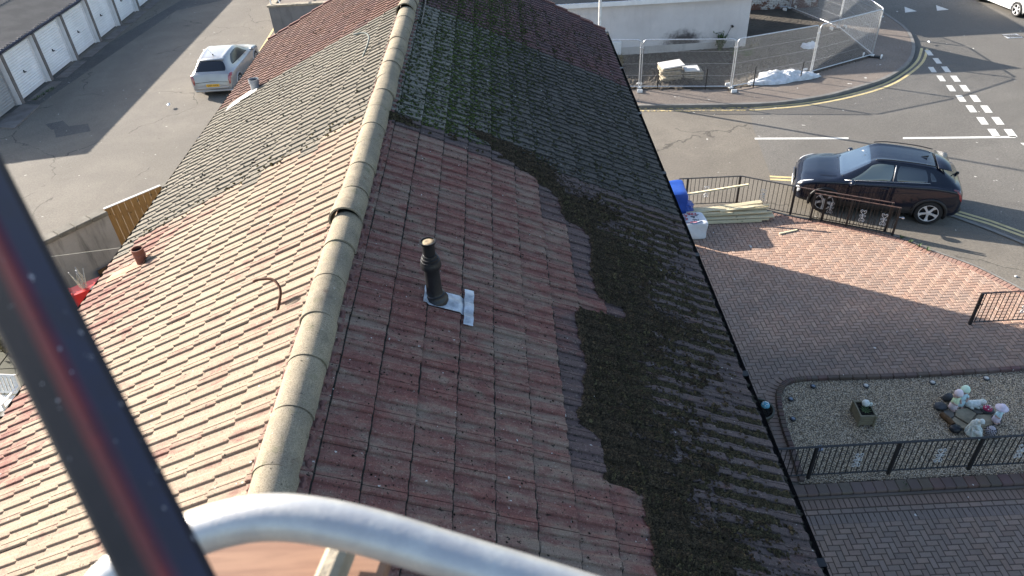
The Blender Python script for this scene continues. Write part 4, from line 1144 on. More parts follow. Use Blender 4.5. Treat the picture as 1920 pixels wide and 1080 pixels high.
railing("railing", "black drive railing panel behind the timber pile nearest the blue tarpaulin", "railing", rp[0], rp[1], .92, [.25, Lr-.03], [Lr*.46], group="black railing panels along the drive edge", step=.115)
Lr = (rp[2]-rp[1]).length
railing("railing", "black drive railing panel between the timber pile and the front of the dark car", "railing", rp[1], rp[2], .92, [Lr-.03], [Lr*.44], group="black railing panels along the drive edge", step=.115)
Lr = (G(1660, 440)-rp[2]).length
railing("railing", "black drive railing panel with a rusty rail in front of the dark car's wheel", "railing", rp[2], G(1660, 436), .92, [.8, Lr-.03], [.95], group="black railing panels along the drive edge", step=.115, top_mt=M['rust_rail'])
ga, gb = G(1517, 413), G(1674, 442)
gt = railing("gate", "folded back black gate leaf with two scrolls beside the dark car", "gate", ga, gb, .86, [.02, .95, (gb-ga).length-.02], [1.28, 1.80], step=.085, top_mt=M['rust_rail'])
mb = MB(); mb.tube([((gb-ga).length-.02, 0, .58), ((gb-ga).length+.14, 0, .58)], .014, 6); mb.lathe([(.03, -.02), (.03, .02)], ((gb-ga).length+.1, 0, .58), 8); mb.build("latch", M['galv'], gt)
ga, gb = G(1816, 609), G(1940, 602)
gt = railing("gate", "brown black gate leaf standing open across the sunlit edge of the paved drive", "gate", ga, gb, .90, [.02], [1.12], step=.10, mt=M['black_metal'], top_mt=M['rust_rail'])
mb = MB(); mb.tube([(.02, -.05, .50), (.02, -.05, .70)], .012, 6); mb.tube([(-.06, -.04, .62), (.1, -.04, .62)], .012, 6); mb.build("latch", M['rust_rail'], gt)

# ------------------------------------------------------------------ timber, tarpaulin and bag on the drive
def plank(pa, pb, za, zb_, w, h, label):
    a, b = G(*pa, za), G(*pb, zb_); mb = MB(); L = (b-a).length
    mb.bbox((0, 0, 0), (L, w, h), .004); o = mb.build("timber_plank", M['timber']); o.location = (a+b)/2
    d = (b-a).normalized(); o.rotation_euler = (0, -math.asin(d.z), math.atan2(d.y, d.x))
    tag(o, label, "plank", "treated timber lengths piled on the drive")
plank((1262, 396), (1440, 387), .28, .30, .20, .03, "broad pale plank lying at the back of the timber pile")
plank((1258, 402), (1428, 378), .25, .32, .16, .03, "pale board edging the back of the pile by the railing")
plank((1262, 405), (1438, 395), .22, .24, .20, .03, "wide board in the middle of the timber pile")
plank((1275, 410), (1450, 403), .16, .15, .22, .035, "widest front board of the timber pile")
plank((1320, 416), (1427, 412), .06, .06, .16, .05, "short thick board lowest at the front of the pile")
plank((1290, 414), (1440, 407), .09, .09, .24, .05, "long lower board under the front of the pile")
plank((1265, 402), (1447, 397.5), .33, .20, .045, .045, "thin batten running along the top of the timber pile")
plank((1350, 396), (1442, 384), .34, .36, .06, .04, "short slanting batten crossing the top of the pile")
plank((1240, 404), (1330, 395), .40, .38, .05, .045, "thin batten poking out over the blue tarpaulin")
plank((1277, 366), (1404, 346), .55, .93, .06, .045, "single long batten leaning up against the railing top")
# bulky stack wrapped in blue tarpaulin
tp = G(1257, 392, 0)
def wrapped(name, label, cat, mt, c, size, rz, seed, amp=.035, n=12):
    rg = random.Random(seed); ph = [rg.uniform(0, 6.28) for _ in range(6)]
    mb = MB(); sx, sy, sz = size; vs = []; fs = []
    def disp(p):
        q = p.x*5+p.y*3; d = amp*(math.sin(q*1.3+ph[0]+2*math.sin(p.z*6+ph[1]))*.5+math.sin(p.y*7-p.z*5+ph[2])*.35+math.sin(p.z*13+p.x*9+ph[3])*.25)
        m = Vector((p.x/(sx/2), p.y/(sy/2), (p.z-sz/2)/(sz/2))); l = (abs(m.x)**16+abs(m.y)**16+abs(m.z)**16)**(1/16)
        s = 1/max(l, 1e-6)
        v = Vector((m.x*s*sx/2, m.y*s*sy/2, m.z*s*sz/2+sz/2)); nrm = Vector((m.x**3, m.y**3, m.z**3)); nrm.normalize()
        if v.z < .06: nrm.z = 0
        return v+nrm*d
    for ax in range(3):
        for sg in (-1, 1):
            b0 = len(vs)
            for i in range(n+1):
                for j in range(n+1):
                    k = [0, 0, 0]; k[ax] = sg; k[(ax+1) % 3] = 2*i/n-1; k[(ax+2) % 3] = 2*j/n-1
                    vs.append(disp(Vector((k[0]*sx/2, k[1]*sy/2, k[2]*sz/2+sz/2))))
            for i in range(n):
                for j in range(n):
                    q = (b0+i*(n+1)+j, b0+(i+1)*(n+1)+j, b0+(i+1)*(n+1)+j+1, b0+i*(n+1)+j+1); fs.append(q if sg > 0 else q[::-1])
    mb.add(vs, fs); o = mb.build(name, mt, smooth=True, angle=24); o.location = c; o.rotation_euler = (0, 0, rz); return tag(o, label, cat)
tq = G(1274, 338, 1.02)
wrapped("tarpaulin_stack", "tall stack wrapped in a bright blue tarpaulin at the edge of the roof", "tarpaulin", M['tarp'], (tq.x-.52, tq.y-.35, .02), (1.25, .85, 1.0), 0, 3)
td = G(1268, 398, .2); drape("tarpaulin", "loose crumpled end of blue tarpaulin over the timber by the white bag", "tarpaulin", M['tarp'], (td.x+.02, td.y-.05, .30), .95, .85, .26, .4, 8)
bgp = G(1300, 452, 0)
bag = empty("builders_bag", "white woven bulk bag with red printing standing on the block paving", "bulk bag", (bgp.x-.02, bgp.y+.34, .016), R_(2))
mb = wrapped("sack", "x y z w", "bag", M['bag'], (0, 0, 0), (.74, .62, .50), 0, 5, .022); mb.parent = bag; del mb["label"]; del mb["category"]
rg = random.Random(2)
def letters(mb, cx, cy, rz, s, n, z):
    for q in range(n):
        ox = (q-(n-1)/2)*s*.62
        for _ in range(4):
            dx, dy = rg.uniform(-.22, .22)*s, rg.uniform(-.4, .4)*s; l = rg.uniform(.25, .6)*s; a = rg.choice((0, 1.57, .8))
            c, sn = math.cos(rz), math.sin(rz); X, Y = ox+dx, dy
            mb.box((cx+X*c-Y*sn, cy+X*sn+Y*c, z), (l, .16*s, .006), rz+a)
for args, nm_, mt_ in (((-.18, .10, .35, .16, 2, .515), "red_print", 'bag_red'), ((-.20, -.06, .35, .14, 2, .515), "red_print", 'bag_red'), ((.06, .17, -.1, .16, 3, .515), "red_print", 'bag_red'),
                       ((-.02, -.20, 0, .08, 5, .505), "red_print", 'bag_red'), ((.12, .04, .1, .2, 2, .512), "grey_print", 'bag_grey'), ((.1, -.1, -.2, .1, 3, .512), "grey_print", 'bag_grey')):
    mk = MB(); letters(mk, *args); mk.build(nm_, M[mt_], bag)
mb = MB(); mb.tube(crv([(-.33, -.2, .42), (-.22, -.22, .53), (.0, -.27, .50), (.2, -.22, .52), (.32, -.2, .42)], 5), .014, 6); mb.tube(crv([(-.3, .1, .44), (-.2, .0, .53), (-.24, -.2, .52), (-.26, -.3, .44)], 5), .014, 6); mb.build("strap", M['bag_blue'], bag)
mb = MB(); p = G(1478, 435, .02); mb.bbox((0, 0, .016), (.55, .05, .03), .004); o = mb.build("timber_offcut", M['timber']); o.location = (p.x, p.y, .014); o.rotation_euler = (0, 0, .25); tag(o, "small pale timber offcut lying on the sunlit block paving", "offcut")

# ------------------------------------------------------------------ gravel garden ornaments
for px, py, lb in ((1483, 747, "dark solar disc light nearest the round pot, upper of the left pair"), (1487, 784, "dark solar disc light lowest on the left edge of the gravel"), (1525, 723, "dark blue solar disc light at the rounded corner of the bed"),
                   (1624, 722, "greyish solar disc light above the square planter"), (1749, 716, "pale topped disc light in the middle of the back edge"), (1850, 708, "pale grey disc light furthest right along the back edge")):
    p = G(px, py, .07); t = empty("solar_light", lb, "solar light", (p.x, p.y, .022), 0, "solar disc lights set in the gravel")
    pale = px > 1600
    mb = MB(); mb.lathe([(.050, 0), (.062, .02), (.064, .035), (.055, .045), (.045, .045)], n=20); mb.build("housing", M['grey_stone'] if pale else M['black_plastic'], t, True, angle=35)
    mb = MB(); mb.lathe([(.046, .046), (.02, .052), (.001, .052)], n=18); mb.build("panel", M['slab_pale'] if pale else M['solar'], t, True)
pp = G(1617, 785, .05)
t = empty("planter", "square grey wooden planter with dark soil standing on the gravel", "planter", (pp.x, pp.y+.03, .022), R_(-3))
mb = MB(); h = .24
for sx, sy, w, d in ((0, -1, .34, .03), (0, 1, .34, .03), (-1, 0, .03, .29), (1, 0, .03, .29)):
    mb.box((sx*.155, sy*.16, .05+h/2), (w if sx == 0 else .03, d if sx == 0 else .29, h))
for z in (.11, .19): 
    mb.box((0, -.178, z), (.34, .008, .006))
mb.build("box", M['planter'], t)
for sx in (-1, 1):
    for sy in (-1, 1): mb = MB(); mb.bbox((sx*.16, sy*.165, .15), (.045, .045, .30), .004); mb.build("corner_post", M['planter'], t)
mb = MB(); mb.box((0, 0, .245), (.28, .29, .04))
for _ in range(60): mb.blob((random.uniform(-.12, .12), random.uniform(-.12, .12), .265), random.uniform(.01, .022), .3, 5, 3)
mb.build("soil", M['soil'], t)
mb = MB()
for k in range(9):
    a = k*.7; d = Vector((math.cos(a), math.sin(a), .5)); w = Vector((-math.sin(a), math.cos(a), 0))*.014; o = Vector((-.02, -.07, .285))
    mb.add([o, o+d*.06+w, o+d*.12, o+d*.06-w], [(0, 1, 2, 3)])
t.scale = (.90, 1.22, 1.0)
o = mb.build("seedling", M['leaf']); o.location = t.location; tag(o, "small green seedling growing in the square planter", "plant")
mb = MB(); mb.lathe([(.02, 0), (.055, .01), (.075, .05), (.070, .085), (.045, .11), (.02, .12)], n=16, M=Matrix.Rotation(R_(80), 3, 'X') @ Matrix.Scale(1, 3))
mb.tube(crv([(.0, .04, -.02), (.05, -.02, -.05), (.09, -.07, -.03), (.10, -.08, .03)], 4), [.03]*9+[.028]*3+[.02], 8)
o = mb.build("snail_ornament", M['statue_white'], smooth=True); o.location = (t.location.x+.03, t.location.y+.13, .37); tag(o, "small grey snail ornament on the soil at the back of the square planter", "ornament")
# round pot by the eave with a glazed mushroom
pp = G(1426, 768, .38)
t = empty("round_pot", "large round dark pot of soil half hidden by the mossy eave", "plant pot", (pp.x-.02, pp.y, .016))
mb = MB(); mb.lathe([(.19, 0), (.235, .2), (.26, .33), (.285, .34), (.285, .40), (.25, .40), (.24, .34)], n=32, close=False); mb.build("pot", M['pot'], t, True, angle=35)
mb = MB(); mb.lathe([(.245, .35), (.1, .362), (.001, .36)], n=24, close=False)
for _ in range(80):
    a, r = random.uniform(0, 6.28), .22*math.sqrt(random.random()); mb.blob((r*math.cos(a), r*math.sin(a), .36), random.uniform(.008, .02), .3, 5, 3)
mb.build("soil", M['soil'], t)
def mushroom(c, cap, r, label, stem):
    t = empty("mushroom_ornament", label, "ornament", c)
    mb = MB(); mb.lathe([(.025, 0), (.02, .05), (.025, .10)], n=12); mb.build("stem", stem, t, True)
    mb = MB(); mb.lathe([(r*.5, .085), (r, .085), (r*.95, .105), (r*.75, .135), (r*.4, .155), (.003, .16)], n=20); mb.build("cap", cap, t, True, angle=50)
    mb = MB()
    for k in range(9):
        a = k*2.4; q = r*(.25+.6*((k*37) % 10)/10); z = .085+.075*math.sqrt(max(0, 1-(q/r)**2))
        mb.blob((q*math.cos(a), q*math.sin(a), z), .011, 0, 6, 4)
    mb.build("spots", M['white_plastic'], t, True)
q = G(1436, 757, .50); mushroom((q.x, q.y, .37), M['blue_glaze'], .085, "pale blue spotted mushroom ornament in the round pot", M['statue_white'])
q = G(1854, 762, .22); mushroom((q.x, q.y, .07), M['magenta'], .085, "magenta spotted mushroom ornament beside the crazy paving", M['grey_stone'])
# crazy paving roundel
cp0 = G(1815, 782, .03)
def flag(pts, mt, z, label):
    mb = MB(); P = [G(px, py, .03) for px, py in pts]; c = sum(P, Vector())/len(P); c.z = 0
    mb.prism([(p.x-c.x, p.y-c.y) for p in P][::-1], .02, z); o = mb.build("crazy_paving_stone", M[mt]); o.location = c
    tag(o, label, "flagstone", "crazy paving stones under the figures")
flag(((1791, 770), (1813, 768), (1829, 778), (1815, 797), (1790, 782)), 'buff_flag', .075, "largest buff flagstone in the middle of the crazy paving")
flag(((1788, 784), (1813, 799), (1808, 806), (1780, 797)), 'buff_flag', .068, "buff flagstone on the lower left of the crazy paving")
flag(((1768, 772), (1788, 770), (1788, 782), (1776, 790)), 'grey_flag', .065, "grey flagstone at the left of the crazy paving")
flag(((1783, 757), (1810, 757), (1812, 766), (1788, 768)), 'grey_flag', .066, "grey flagstone behind the figures with green and pink clothes")
flag(((1813, 766), (1815, 760), (1838, 768), (1843, 776), (1831, 777)), 'grey_flag', .066, "grey flagstone below the lying animal figure")
flag(((1832, 780), (1856, 779), (1860, 796), (1840, 802), (1822, 796)), 'buff_flag', .062, "brownish flagstone right of the seated white statue")
flag(((1812, 801), (1822, 799), (1842, 805), (1838, 814), (1806, 812)), 'grey_flag', .06, "grey flagstone lowest in front of the seated white statue")
flag(((1850, 783), (1877, 782), (1876, 796), (1862, 798)), 'grey_stone', .058, "dark flagstone in front of the lilac hatted figure")
def stone(px, py, r, mt, label, name="stone", z=.05):
    p = G(px, py, z); mb = MB(); mb.blob((0, 0, r[2]*.8), r, .16, 12, 8, seed=px); o = mb.build(name, M[mt], smooth=True); o.location = (p.x, p.y, .022); tag(o, label, "stone")
stone(1762, 764, (.13, .10, .07), 'grey_stone', "grey rough stone left of the girl figure in a pink hat"); stone(1776, 748, (.11, .08, .09), 'grey_stone', "dark stone behind the girl figure in a pink hat"); stone(1851, 771, (.12, .09, .06), 'grey_stone', "grey stone under the magenta mushroom ornament")
stone(1790, 806, (.125, .095, .075), 'black_stone', "glossy black stone at the lower left of the crazy paving")
p0, p1 = G(1765, 776, .08), G(1787, 796, .08); mb = MB(); mb.tube([p0, p0.lerp(p1, .5)+Vector((.01, 0, .005)), p1], [.055, .06, .055], 12); tag(mb.build("log", M['log'], smooth=True, angle=40), "short brown log lying at the left of the crazy paving", "log")
def figure(px, py, h, rz, hat_mt, top_mt, bottom_mt, label, hat='wide', hair=None):
    p = G(px, py, .07); t = empty("garden_figure", label, "garden figure", (p.x, p.y, .06), rz); s = h/.42
    mb = MB(); S3 = Matrix.Scale(s, 3)
    # legs, torso, neck, head in one surface
    mb.lathe([(.035, 0), (.05, .01), (.048, .06), (.055, .12), (.058, .17), (.05, .23), (.04, .262), (.022, .275), (.022, .285), (.046, .30), (.058, .335), (.058, .36), (.046, .395), (.02, .412)], n=18, M=S3, sx=1, sy=.85)
    for sx in (-1, 1):
        mb.blob((sx*.03*s, -.03*s, .016*s), (.03*s, .05*s, .02*s), 0, 10, 6)
        mb.tube([Vector((sx*.045, 0, .25))*s, Vector((sx*.085, -.02, .20))*s, Vector((sx*.055, -.065, .175))*s], [.02*s, .018*s, .014*s], 8)
        mb.blob(Vector((sx*.05, -.07, .175))*s, .016*s, 0, 8, 6)
        mb.blob(Vector((sx*.022, -.052, .352))*s, .007*s, 0, 6, 4)
    mb.blob(Vector((0, -.058, .338))*s, .009*s, 0, 6, 4)
    mb.build("body", M['skin'], t, True)
    mb = MB(); mb.lathe([(.060, .15), (.066, .16), (.060, .20), (.054, .24), (.044, .268), (.03, .275)], n=18, M=S3, sx=1, sy=.9)
    for sx in (-1, 1): mb.tube([Vector((sx*.042, 0, .255))*s, Vector((sx*.078, -.01, .212))*s], [.026*s, .024*s], 8)
    mb.build("top", M[top_mt], t, True)
    mb = MB(); mb.lathe([(.062, .035), (.075, .04), (.070, .10), (.060, .165)], n=18, M=S3, sx=1, sy=.9); mb.build("skirt", M[bottom_mt], t, True)
    mb = MB()
    if hat == 'wide': mb.lathe([(.062, .362), (.108, .352), (.110, .360), (.070, .378), (.064, .40), (.045, .428), (.004, .436)], n=22, M=S3)
    else: mb.lathe([(.060, .350), (.070, .355), (.066, .385), (.048, .420), (.004, .434)], n=22, M=S3)
    mb.build("hat", M[hat_mt], t, True)
    mb = MB()
    for sx in (-1, 1): mb.blob(Vector((sx*.055, .012, .33))*s, (.026*s, .028*s, .042*s), .1, 10, 7)
    mb.blob(Vector((0, .03, .345))*s, (.05*s, .036*s, .05*s), .05, 10, 7); mb.build("hair", M[hair or 'brown_wood'], t, True)
figure(1785, 766, .50, R_(25), 'pink', 'lime', 'pink', "girl figure in a pale pink hat and lime top", 'cap', 'skin')
figure(1797, 760, .52, R_(-10), 'mint', 'sky_blue', 'sky_blue', "figure in a mint hat and pale blue clothes behind the pink hatted girl", 'cap', 'mint')
figure(1866, 790, .45, R_(15), 'lilac', 'sky_blue', 'lilac', "girl figure in a wide lilac hat right of the crazy paving", 'wide', 'lilac')
# lying animal figure: one continuous body, curled tail
p = G(1823, 762, .07); mb = MB()
mb.tube(crv([(-.16, .02, .10), (-.10, .0, .10), (0, 0, .085), (.10, .0, .095), (.15, -.01, .125), (.19, -.02, .13), (.225, -.03, .115)], 4), [.03, .05, .062, .07, .073, .074, .076, .077, .078, .076, .074, .072, .068, .062, .058, .057, .056, .058, .06, .058, .052, .045, .036, .028, .02], 12)
mb.tube(crv([(-.15, .03, .11), (-.20, .07, .13), (-.17, .12, .15), (-.10, .13, .16)], 4), [.022]*5+[.018]*5+[.012]*3, 8)
for x, y in ((-.10, -.07), (.10, -.08), (.02, -.08), (-.12, .06)): mb.tube(crv([(x, y*.4, .07), (x+.03, y, .05), (x+.07, y*1.1, .03)], 3), [.03]*3+[.024]*2+[.018]*2, 8)
for sy in (-1, 1): mb.blob((.165, -.015+sy*.04, .175), (.012, .016, .026), 0, 8, 5)
o = mb.build("animal_figure", M['statue_white'], smooth=True); o.location = (p.x, p.y, .06); o.rotation_euler = (0, 0, R_(4)); tag(o, "white stone animal lying with a raised tail between the figures", "garden figure")
# seated stone statue leaning forward
p = G(1821, 812, .06); t = empty("garden_statue", "white stone statue of a draped seated figure bowing its head", "garden statue", (p.x, p.y, .05), R_(-30))
mb = MB()
mb.lathe([(.11, 0), (.115, .04), (.10, .08), (.085, .14), (.07, .20)], n=20)
mb.tube(crv([(0, .0, .12), (-.01, 0, .22), (.0, -.01, .31), (.03, -.03, .36), (.045, -.045, .385)], 4), [.085]*4+[.08]*4+[.065]*4+[.035]*4+[.028], 14)
mb.blob((.06, -.06, .42), (.052, .05, .058), .04, 14, 10)
mb.blob((.10, -.092, .412), (.012, .012, .012), 0, 6, 4)
for sy in (-1, 1):
    mb.tube(crv([(.0, sy*.07, .31), (.05, sy*.085, .24), (.09, sy*.03-.04, .19)], 4), [.03]*4+[.026]*4+[.018], 8)
    mb.tube(crv([(.0, sy*.05, .14), (.10, sy*.06-.04, .15), (.13, sy*.05-.05, .06), (.14, sy*.05-.05, .0)], 4), [.05]*4+[.045]*4+[.03]*5, 8)
mb.build("body", M['statue_white'], t, True)
mb = MB(); 
for k in range(9):
    a = k*.7; mb.tube(crv([(.04*math.cos(a), .05*math.sin(a), .30-.01*k), (.085*math.cos(a+.3), .09*math.sin(a+.3), .2), (.12*math.cos(a+.5), .12*math.sin(a+.5), .02)], 4), .016, 6)
mb.build("drapery", M['statue_white'], t, True)
p = G(1854, 816, .05); t = empty("lattice_finial", "round pale lattice ball ornament just behind the railing", "ornament", (p.x, p.y, .03))
mb = MB(); mb.lathe([(.07, 0), (.06, .05), (.085, .08), (.095, .13), (.085, .19), (.05, .235), (.004, .245)], n=20); mb.build("ball", simple('pale_grey_lilac', (.36, .34, .38), .7), t, True)
mb = MB()
for i in range(5):
    for k in range(12):
        a = k*.5236+(i % 2)*.26; z = .09+.032*i; r = .097*math.sqrt(max(.05, 1-((z-.14)/.11)**2)); mb.blob((r*math.cos(a), r*math.sin(a), z), .012, 0, 5, 4)
mb.build("holes", M['dark'], t)
# solar spot on a stake by the first railing post
p = G(1530, 872, .1); t = empty("solar_spotlight", "small black solar spotlight on a stake beside the railing post", "solar light", (p.x, p.y+.10, .02))
mb = MB(); mb.tube([(0, 0, 0), (0, 0, .40)], .012, 8); mb.tube([(0, 0, .2), (-.03, -.06, .27)], .03, 10); mb.build("stake", M['black_plastic'], t)
mb = MB(); mb.bbox((.02, 0, .43), (.13, .13, .018), .004, M=Matrix.Rotation(R_(-18), 3, 'Y')); mb.build("panel", M['solar'], t)

# ------------------------------------------------------------------ garden on the left of the house
wA, wB, wC, wD = Vector((-12.6, 14.45, 0)), Vector((-10.72, 16.85, 0)), Vector((-9.63, 17.98, 0)), Vector((-8.2, 19.4, 0))
wh = 1.70
def wallpiece(a, b, label):
    t = empty("garden_wall", label, "wall", (a+b)/2, math.atan2((b-a).y, (b-a).x)); L = (b-a).length
    mb = MB(); mb.box((0, 0, wh/2-.05), (L, .20, wh-.10)); mb.build("wall", M['garden_render'], t)
    mb = MB(); n = max(1, round(L/.46)); l = L/n
    for k in range(n): mb.bbox((-L/2+l*(k+.5), 0, wh-.055), (l-.012, .36, .12), .018, random.uniform(-.02, .02))
    mb.build("coping", M['coping'], t)
    return t
wallpiece(wA, wB, "stained grey garden wall with stone coping left of the timber gate")
wallpiece(wC, wD, "short end of garden wall with coping right of the timber gate")
t = empty("timber_gate", "tall gate of vertical tan boards set in the garden wall", "gate", (wB+wC)/2, math.atan2((wC-wB).y, (wC-wB).x)); L = (wC-wB).length
mb = MB(); n = 9; w = L/n
for k in range(n): mb.bbox((-L/2+w*(k+.5), -.02, .88), (w-.008, .022, 1.66), .003)
mb.build("boards", M['gate_wood'], t)
mb = MB()
for z in (.35, 1.4): mb.bbox((0, .02, z), (L-.05, .05, .09), .005)
mb.bbox((-L/2+.03, .02, .88), (.06, .05, 1.66), .005); mb.build("frame", M['gate_wood'], t)
mb = MB(); mb.bbox((0, 0, 1.725), (L, .09, .02), .004); mb.build("capping", M['slab_pale'], t)
mb = MB(); mb.poly([(-16, 8, .006), (-4.6, 8, .006), (-4.6, 17, .006), (-10, 17.2, .006), (-16, 12, .006)])
tag(mb.build("garden_ground", M['dirt']), kind='structure')
mb = MB()
for i in range(16):
    for j in range(12):
        mb.bbox((-14.9+i*.62+random.uniform(-.008, .008), 8.0+j*.62, .02), (.605, .605, .03), .006)
tag(mb.build("garden_paving", M['paving']), kind='structure')
mb = MB(); d = (wB-wA).normalized(); nn = Vector((d.y, -d.x, 0))
p0, p1 = wB+nn*.32-d*.9, wB+nn*.32+d*1.3
for k in range(3): mb.bar(p0+Vector((0, 0, .06+k*.13)), p1+Vector((0, 0, .06+k*.13)), .05, .12)
tag(mb.build("timber_edging", M['brown_wood']), "low brown timber bed edging at the foot of the stained garden wall", "edging")
mb = MB(); a, b = G(88, 481, 1.75), G(262, 460, 1.75); dd = (b-a)
mb.tube([a-dd*1.2, a-dd*.2+Vector((0, 0, -.02)), b+Vector((0, 0, 0)), b+dd*1.0], .006, 5); tag(mb.build("washing_line", M['cord']), "pale washing line stretched across the garden wall and gate", "washing line")
p = G(146, 578, .1); t = empty("rotary_airer", "folded rotary clothes airer with pale lines beside the red toy playhouse", "clothes airer", (-12.05, 14.9, .03))
top = G(142, 507, 1.55); bl = top - t.location
mb = MB(); mb.tube([(bl.x, bl.y, 0), (bl.x, bl.y, bl.z)], .02, 8); mb.build("mast", M['pipe_grey'], t)
mb = MB()
for k in range(4):
    a = k*1.5708+.5; mb.tube([(bl.x, bl.y, bl.z-.55), (bl.x+.16*math.cos(a), bl.y+.16*math.sin(a), bl.z)], .011, 6)
mb.build("arms", M['pipe_grey'], t)
mb = MB()
for k in range(4):
    a, a2 = k*1.5708+.5, (k+1)*1.5708+.5
    for q in (.35, .6, .85, 1): mb.tube([(bl.x+.16*q*math.cos(a), bl.y+.16*q*math.sin(a), bl.z-.55*(1-q)), (bl.x+.12*q*math.cos((a+a2)/2), bl.y+.12*q*math.sin((a+a2)/2), bl.z-.55*(1-q)-.35), (bl.x+.16*q*math.cos(a2), bl.y+.16*q*math.sin(a2), bl.z-.55*(1-q))], .005, 4)
mb.build("lines", M['cord'], t)
# toy playhouse
p = G(176, 556, .85); t = empty("toy_playhouse", "red plastic toy playhouse with a yellow top and green base", "toy house", (p.x+.0, p.y+.12, .03), R_(38))
mb = MB(); w, h, n = .95, 1.0, 10; out = []
arch = [(.28*math.cos(math.pi*k/n), .42+.36*math.sin(math.pi*k/n)) for k in range(n+1)]
ring_o = [(.47, .42), (.47, .75), (.47, 1.0), (.3, 1.0), (.15, 1.0), (0, 1.0), (-.15, 1.0), (-.3, 1.0), (-.47, 1.0), (-.47, .75), (-.47, .42)]
for yy in (-.02, .02):
    vs = [(x, yy, z) for x, z in arch]+[(x, yy, z) for x, z in ring_o]
    mb.add(vs, [((k, k+1, n+2+k, n+1+k) if yy > 0 else (k, n+1+k, n+2+k, k+1)) for k in range(n)])
mb.add([(x, yy, z) for x, z in arch for yy in (-.02, .02)], [(2*k, 2*k+1, 2*k+3, 2*k+2) for k in range(n)])
mb.add([(x, yy, z) for x, z in ring_o for yy in (-.02, .02)], [(2*k, 2*k+2, 2*k+3, 2*k+1) for k in range(n)])
for sx in (-1, 1): mb.bbox((sx*.46, .2, .55), (.04, .38, .95), .01)
mb.box((0, .2, .99), (.90, .36, .02)); mb.build("walls", M['red_plastic'], t, True, angle=30)
mb = MB(); mb.bbox((0, .19, .2), (1.0, .50, .40), .03); mb.build("base", M['green_plastic'], t)
mb = MB()
for yy in (0,): mb.add([(.30, -.03, 1.01), (.30, .42, 1.01), (.50, -.03, 1.0), (.50, .42, 1.0), (.6, -.03, .72), (.6, .42, .72)], [(0, 2, 3, 1), (2, 4, 5, 3)])
mb.build("roof", M['yellow_plastic'], t)
mb = MB(); mb.box((0, .24, .5), (.84, .30, .88)); mb.build("interior", M['dark'], t)
# white slatted chair
p = G(28, 745, .6); t = empty("garden_chair", "white slatted garden chair standing under the left eave", "chair", (p.x-.32, p.y-.02, .035), R_(-8))
mb = MB()
for k in range(6): mb.bbox((-.22+k*.088, 0, .44), (.07, .46, .02), .005)
mb.build("seat", M['white_plastic'], t)
mb = MB(); 
for k in range(6): mb.bbox((-.22+k*.088, .24+.05, .68), (.06, .02, .42), .005, M=Matrix.Rotation(R_(-12), 3, 'X'))
mb.bbox((0, .345, .91), (.58, .035, .07), .01); mb.bbox((0, .26, .50), (.54, .03, .05), .01); mb.build("backrest", M['white_plastic'], t)
for sx in (-1, 1):
    mb = MB(); mb.bar((sx*.27, .36, .93), (sx*.27, .20, 0), .045, .045); mb.build("leg", M['white_plastic'], t)
    mb = MB(); mb.bar((sx*.27, -.22, .64), (sx*.27, -.24, 0), .045, .045); mb.build("leg", M['white_plastic'], t)
    mb = MB(); mb.bbox((sx*.27, .03, .66), (.06, .56, .03), .01); mb.build("armrest", M['white_plastic'], t)
weed(Vector((-12.2, 13.3, .03)), .5, 40, M['dry_leaf'], "pale straggly plant at the far left edge of the garden", .4)

# ------------------------------------------------------------------ scaffold in the foreground
def dpt(px, py, z): return D(px, py, z)
a, b = dpt(-236, -20, .56), dpt(484, 1420, .46)
# square hollow pole running past the camera
t = empty("scaffold_pole", "dark square steel pole with a reddish edge crossing close to the camera", "pole", a)
ax = (b-a).normalized(); vw = ((a+b)/2-CAMP).normalized(); sd = ax.cross(vw).normalized(); nv = sd.cross(ax).normalized()
mb = MB(); hw = .0198; ring = []; rot = R_(52)
cs_ = [(math.cos(rot+k*math.pi/2+math.pi/4)*hw*1.414, math.sin(rot+k*math.pi/2+math.pi/4)*hw*1.414) for k in range(4)]
for k in range(4):                               # square section with rounded corners
    p0, p1 = Vector((*cs_[k], 0)), Vector((*cs_[(k+1) % 4], 0)); d_ = (p1-p0).normalized(); e_ = .007; L_ = (p1-p0).length
    for q in range(11): 
        f_ = e_+(L_-2*e_)*q/10; ring.append(p0+d_*f_)
    c_ = p1-d_*e_; nx_ = (Vector((*cs_[(k+2) % 4], 0))-p1).normalized(); c2_ = p1+nx_*e_
    for q in (1, 2, 3):
        w_ = q/4; ring.append((c_.lerp(p1, w_)).lerp(p1.lerp(c2_, w_), w_))
m = len(ring); Lp = (b-a).length; segs = 16; sgn = 1 if sd.dot(CR) > 0 else -1
xs_ = [p.x*sgn for p in ring]; x0_, x1_ = min(xs_), max(xs_)
vs = [ax*(Lp*i/segs) + sd*p.x + nv*p.y for i in range(segs+1) for p in ring]
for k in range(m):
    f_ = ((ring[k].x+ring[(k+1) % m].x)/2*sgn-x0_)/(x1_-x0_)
    w_ = max(0, 1-abs(f_-.47)/.19); dk = .35 if f_ > .90 else 1  # reddish tint at mid width, darker right margin, by position across the pole
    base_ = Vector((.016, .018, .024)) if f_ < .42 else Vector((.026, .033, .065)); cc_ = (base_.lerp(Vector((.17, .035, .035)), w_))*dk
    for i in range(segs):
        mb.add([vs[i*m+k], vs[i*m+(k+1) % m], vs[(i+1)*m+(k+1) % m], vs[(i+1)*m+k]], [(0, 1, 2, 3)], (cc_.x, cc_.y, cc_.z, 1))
mb.build("shaft", M['pole_paint'], t)
